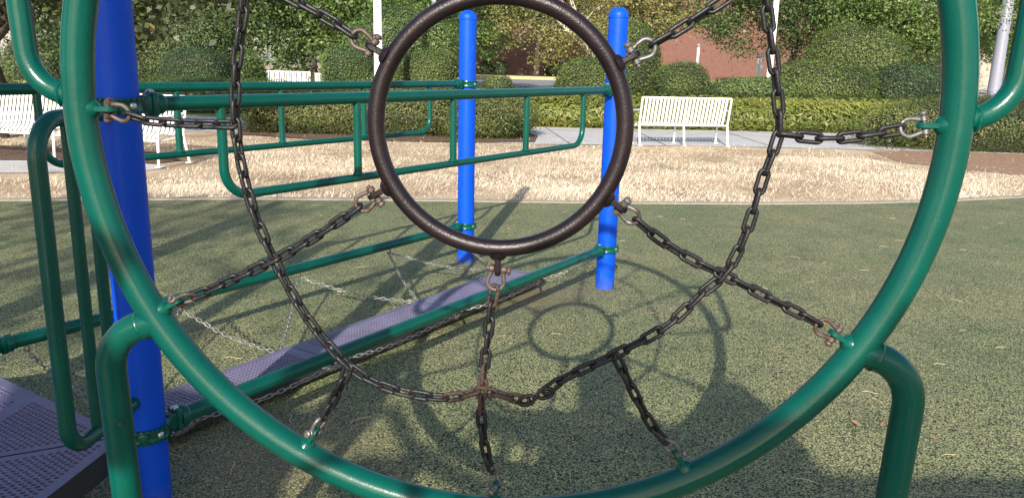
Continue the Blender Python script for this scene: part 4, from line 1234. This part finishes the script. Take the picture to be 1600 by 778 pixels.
# ------------------------------------------------------------------ unseen tower added behind the camera, its panels shaped to cast the ground shade
SUN_AZ, SUN_EL = R(7.7), R(25.4)
tower = thing('shadow_tower', 'unseen tower of green panels added behind the photographer to cast shadows on the rubber', 'shadow caster', (-0.4, -2.2, 0))
def gpt(px, py, Y0):
    d = _fw + _rt * ((px - 800) / F_PX) + _up * ((389 - py) / F_PX); t = -CAM_H / d.z
    g = Vector((d.x * t, d.y * t))
    return Vector((g.x - math.tan(SUN_AZ) * (g.y - Y0), Y0, (g.y - Y0) / math.cos(SUN_AZ) * math.tan(SUN_EL)))
def cast_panel(poly, Y0):  # added blocker: outline of the wanted ground shade, projected back towards the sun
    mb = MB(); n = len(poly)
    vs = [gpt(x, y, Y0) + Vector((0, s, 0)) for s in (-0.018, 0.018) for x, y in poly]
    mb.add(vs, [list(range(n)), [n + i for i in range(n)][::-1]] + [[i, (i + 1) % n, n + (i + 1) % n, n + i] for i in range(n)])
    mb.build('shadow_panel', M['green'], tower, smooth=False)
for k, poly in enumerate((
        [(190, 600), (330, 612), (470, 640), (520, 655), (500, 690), (455, 740), (430, 800), (120, 800)],
        [(480, 655), (560, 575), (640, 545), (665, 560), (612, 600), (600, 645), (546, 700), (500, 690)],
        [(598, 640), (628, 632), (655, 690), (690, 712), (722, 727), (765, 748), (800, 752), (1080, 752), (1080, 800), (760, 800), (722, 767), (664, 734), (640, 711)],
        [(548, 718), (636, 714), (660, 736), (644, 752), (600, 772), (560, 790), (505, 770)],
        [(690, 710), (752, 682), (798, 679), (804, 690), (830, 696), (851, 702), (869, 705), (884, 705), (884, 756), (1080, 756), (1080, 660), (1045, 667), (980, 648), (981, 558), (903, 562), (901, 643), (857, 643), (810, 653), (752, 637), (744, 640), (744, 682), (687, 703)],
        [(784, 676), (802, 680), (786, 752), (768, 752)], [(823, 690), (831, 692), (826, 754), (815, 754)], [(844, 698), (854, 700), (850, 754), (840, 754)],
        [(1070, 672), (1085, 658), (1115, 626), (1127, 594), (1156, 600), (1214, 646), (1290, 742), (1620, 748), (1620, 800), (1060, 800)])):
    cast_panel(poly, -2.0 - 0.04 * k)
for x in (-2.9, -1.2, 1.75, 2.6):  # added uprights to carry the shadow-casting panels
    MB().lathe([(0.0635, 0), (0.0635, 2.45)], (x, -2.5, 0), seg=24).build('tower_post', M['blue'], tower)
mb = MB(); mb.box((-0.2, -2.45, 2.12), (6.2, 0.08, 0.08)); mb.build('tower_beam', M['green'], tower)
mb = MB(); mb.box((-0.2, -1.35, 0.25), (2.6, 1.9, 0.06), ch=0.01); mb.build('tower_deck', M['deck'], tower)

# ------------------------------------------------------------------ photographer on the tower deck, behind the camera
def skinned(name, pts, edges, mat, parent, root=0, sub=2):
    me = bpy.data.meshes.new(name)
    org = origin_of(parent) if parent is not None else Vector((0, 0, 0))
    me.from_pydata([Vector(p[:3]) - org for p in pts], edges, [])
    me.materials.append(mat)
    o = link_mesh(name, me, parent)
    md = o.modifiers.new('Skin', 'SKIN'); md.use_smooth_shade = True
    if not me.skin_vertices: me.skin_vertices.new()
    for i, p in enumerate(pts):
        me.skin_vertices[0].data[i].radius = (p[3], p[4] if len(p) > 4 else p[3])
        me.skin_vertices[0].data[i].use_root = (i == root)
    s = o.modifiers.new('Subdivision', 'SUBSURF'); s.levels = sub; s.render_levels = sub
    return o
PX, PY, Z0 = -0.05, -0.50, 0.281
def pp(x, y, z, r, r2=None): return (PX + x, PY + y, Z0 + z, r, r2 if r2 else r)
person = thing('person', 'photographer in grey shirt and jeans holding a phone, standing behind the camera', 'person', (PX, PY, Z0))
bp = [pp(0, 0, 0.95, .15, .11), pp(0, 0, 1.15, .14, .10), pp(0, 0, 1.35, .16, .11), pp(0, 0, 1.47, .06), pp(0, .02, 1.56, .055), pp(0, .03, 1.63, .085, .09), pp(0, .03, 1.70, .075, .085),
      pp(-.19, 0, 1.40, .06), pp(-.26, .06, 1.15, .045), pp(-.06, .34, 1.16, .032), pp(.19, 0, 1.40, .06), pp(.30, .08, 1.16, .045), pp(.22, .36, 1.18, .032),
      pp(-.10, 0, .90, .09), pp(-.12, .02, .48, .06), pp(-.13, -.02, .09, .045), pp(-.14, .14, .04, .035), pp(.10, 0, .90, .09), pp(.12, .02, .48, .06), pp(.13, -.02, .09, .045), pp(.14, .14, .04, .035),
      pp(-.02, .42, 1.20, .030, .02), pp(.20, .44, 1.20, .030, .02)]
be = [(0, 1), (1, 2), (2, 3), (3, 4), (4, 5), (5, 6), (2, 7), (7, 8), (8, 9), (9, 21), (2, 10), (10, 11), (11, 12), (12, 22), (0, 13), (13, 14), (14, 15), (15, 16), (0, 17), (17, 18), (18, 19), (19, 20)]
# fingers curled round the phone
for hx, hi, sg in ((-.02, 21, 1), (.20, 22, -1)):
    for f in range(4):
        i0 = len(bp)
        bp += [pp(hx + sg * .010, .455, 1.175 + f * .018, .008), pp(hx + sg * .035, .462, 1.175 + f * .018, .0075), pp(hx + sg * .045, .448, 1.175 + f * .018, .007)]
        be += [(hi, i0), (i0, i0 + 1), (i0 + 1, i0 + 2)]
    i0 = len(bp)
    bp += [pp(hx + sg * .015, .415, 1.215, .009), pp(hx + sg * .04, .425, 1.23, .008)]
    be += [(hi, i0), (i0, i0 + 1)]
body = skinned('body', bp, be, M['skin'], person)
sp_ = [pp(0, 0, .93, .165, .12), pp(0, 0, 1.15, .155, .115), pp(0, 0, 1.35, .175, .125), pp(0, 0, 1.45, .08), pp(-.19, 0, 1.40, .072), pp(-.235, .04, 1.24, .064), pp(.19, 0, 1.40, .072), pp(.26, .05, 1.25, .064)]
skinned('shirt', sp_, [(0, 1), (1, 2), (2, 3), (2, 4), (4, 5), (2, 6), (6, 7)], M['shirt'], person)
tp_ = [pp(0, 0, .97, .155, .115), pp(-.10, 0, .88, .10), pp(-.12, .02, .48, .075), pp(-.13, -.02, .10, .065), pp(.10, 0, .88, .10), pp(.12, .02, .48, .075), pp(.13, -.02, .10, .065)]
skinned('trousers', tp_, [(0, 1), (1, 2), (2, 3), (0, 4), (4, 5), (5, 6)], M['denim'], person)
skinned('hair', [pp(0, -.01, 1.60, .085), pp(0, .0, 1.70, .09), pp(0, .03, 1.745, .07)], [(0, 1), (1, 2)], M['hair'], person)
ph = MB(); ph.box((0.0, -0.035, 1.485), (0.15, 0.008, 0.074), ch=0.003)
po = ph.build('phone', M['phone']); tag(po, 'black phone held sideways by the photographer', 'phone')

# ------------------------------------------------------------------ light
w = bpy.data.worlds.new('World'); sc.world = w; w.use_nodes = True
nt = w.node_tree
sky = nt.nodes.new('ShaderNodeTexSky'); sky.sky_type = 'NISHITA'; sky.sun_disc = False
sky.sun_elevation = SUN_EL; sky.sun_rotation = PI + SUN_AZ
sky.air_density = 1.0; sky.dust_density = 1.5
nt.links.new(sky.outputs[0], nt.nodes['Background'].inputs[0])
nt.nodes['Background'].inputs[1].default_value = 0.128
sl = bpy.data.lights.new('sun', 'SUN'); sl.energy = 5.0; sl.angle = R(0.53); sl.color = (1.0, 0.93, 0.82)
so_ = bpy.data.objects.new('sun', sl); COL.objects.link(so_)
ldir = Vector((math.sin(SUN_AZ) * math.cos(SUN_EL), math.cos(SUN_AZ) * math.cos(SUN_EL), -math.sin(SUN_EL)))
so_.rotation_euler = ldir.to_track_quat('-Z', 'Y').to_euler()
so_.location = (-3, -10, 12)
vs_ = sc.view_settings
vs_.view_transform = 'Standard'; vs_.look = 'None'; vs_.exposure = 0.78; vs_.gamma = 1.0; vs_.use_curve_mapping = False
sc.cycles.max_bounces = 6
sc.cycles.transparent_max_bounces = 4
sc.cycles.use_denoising = True
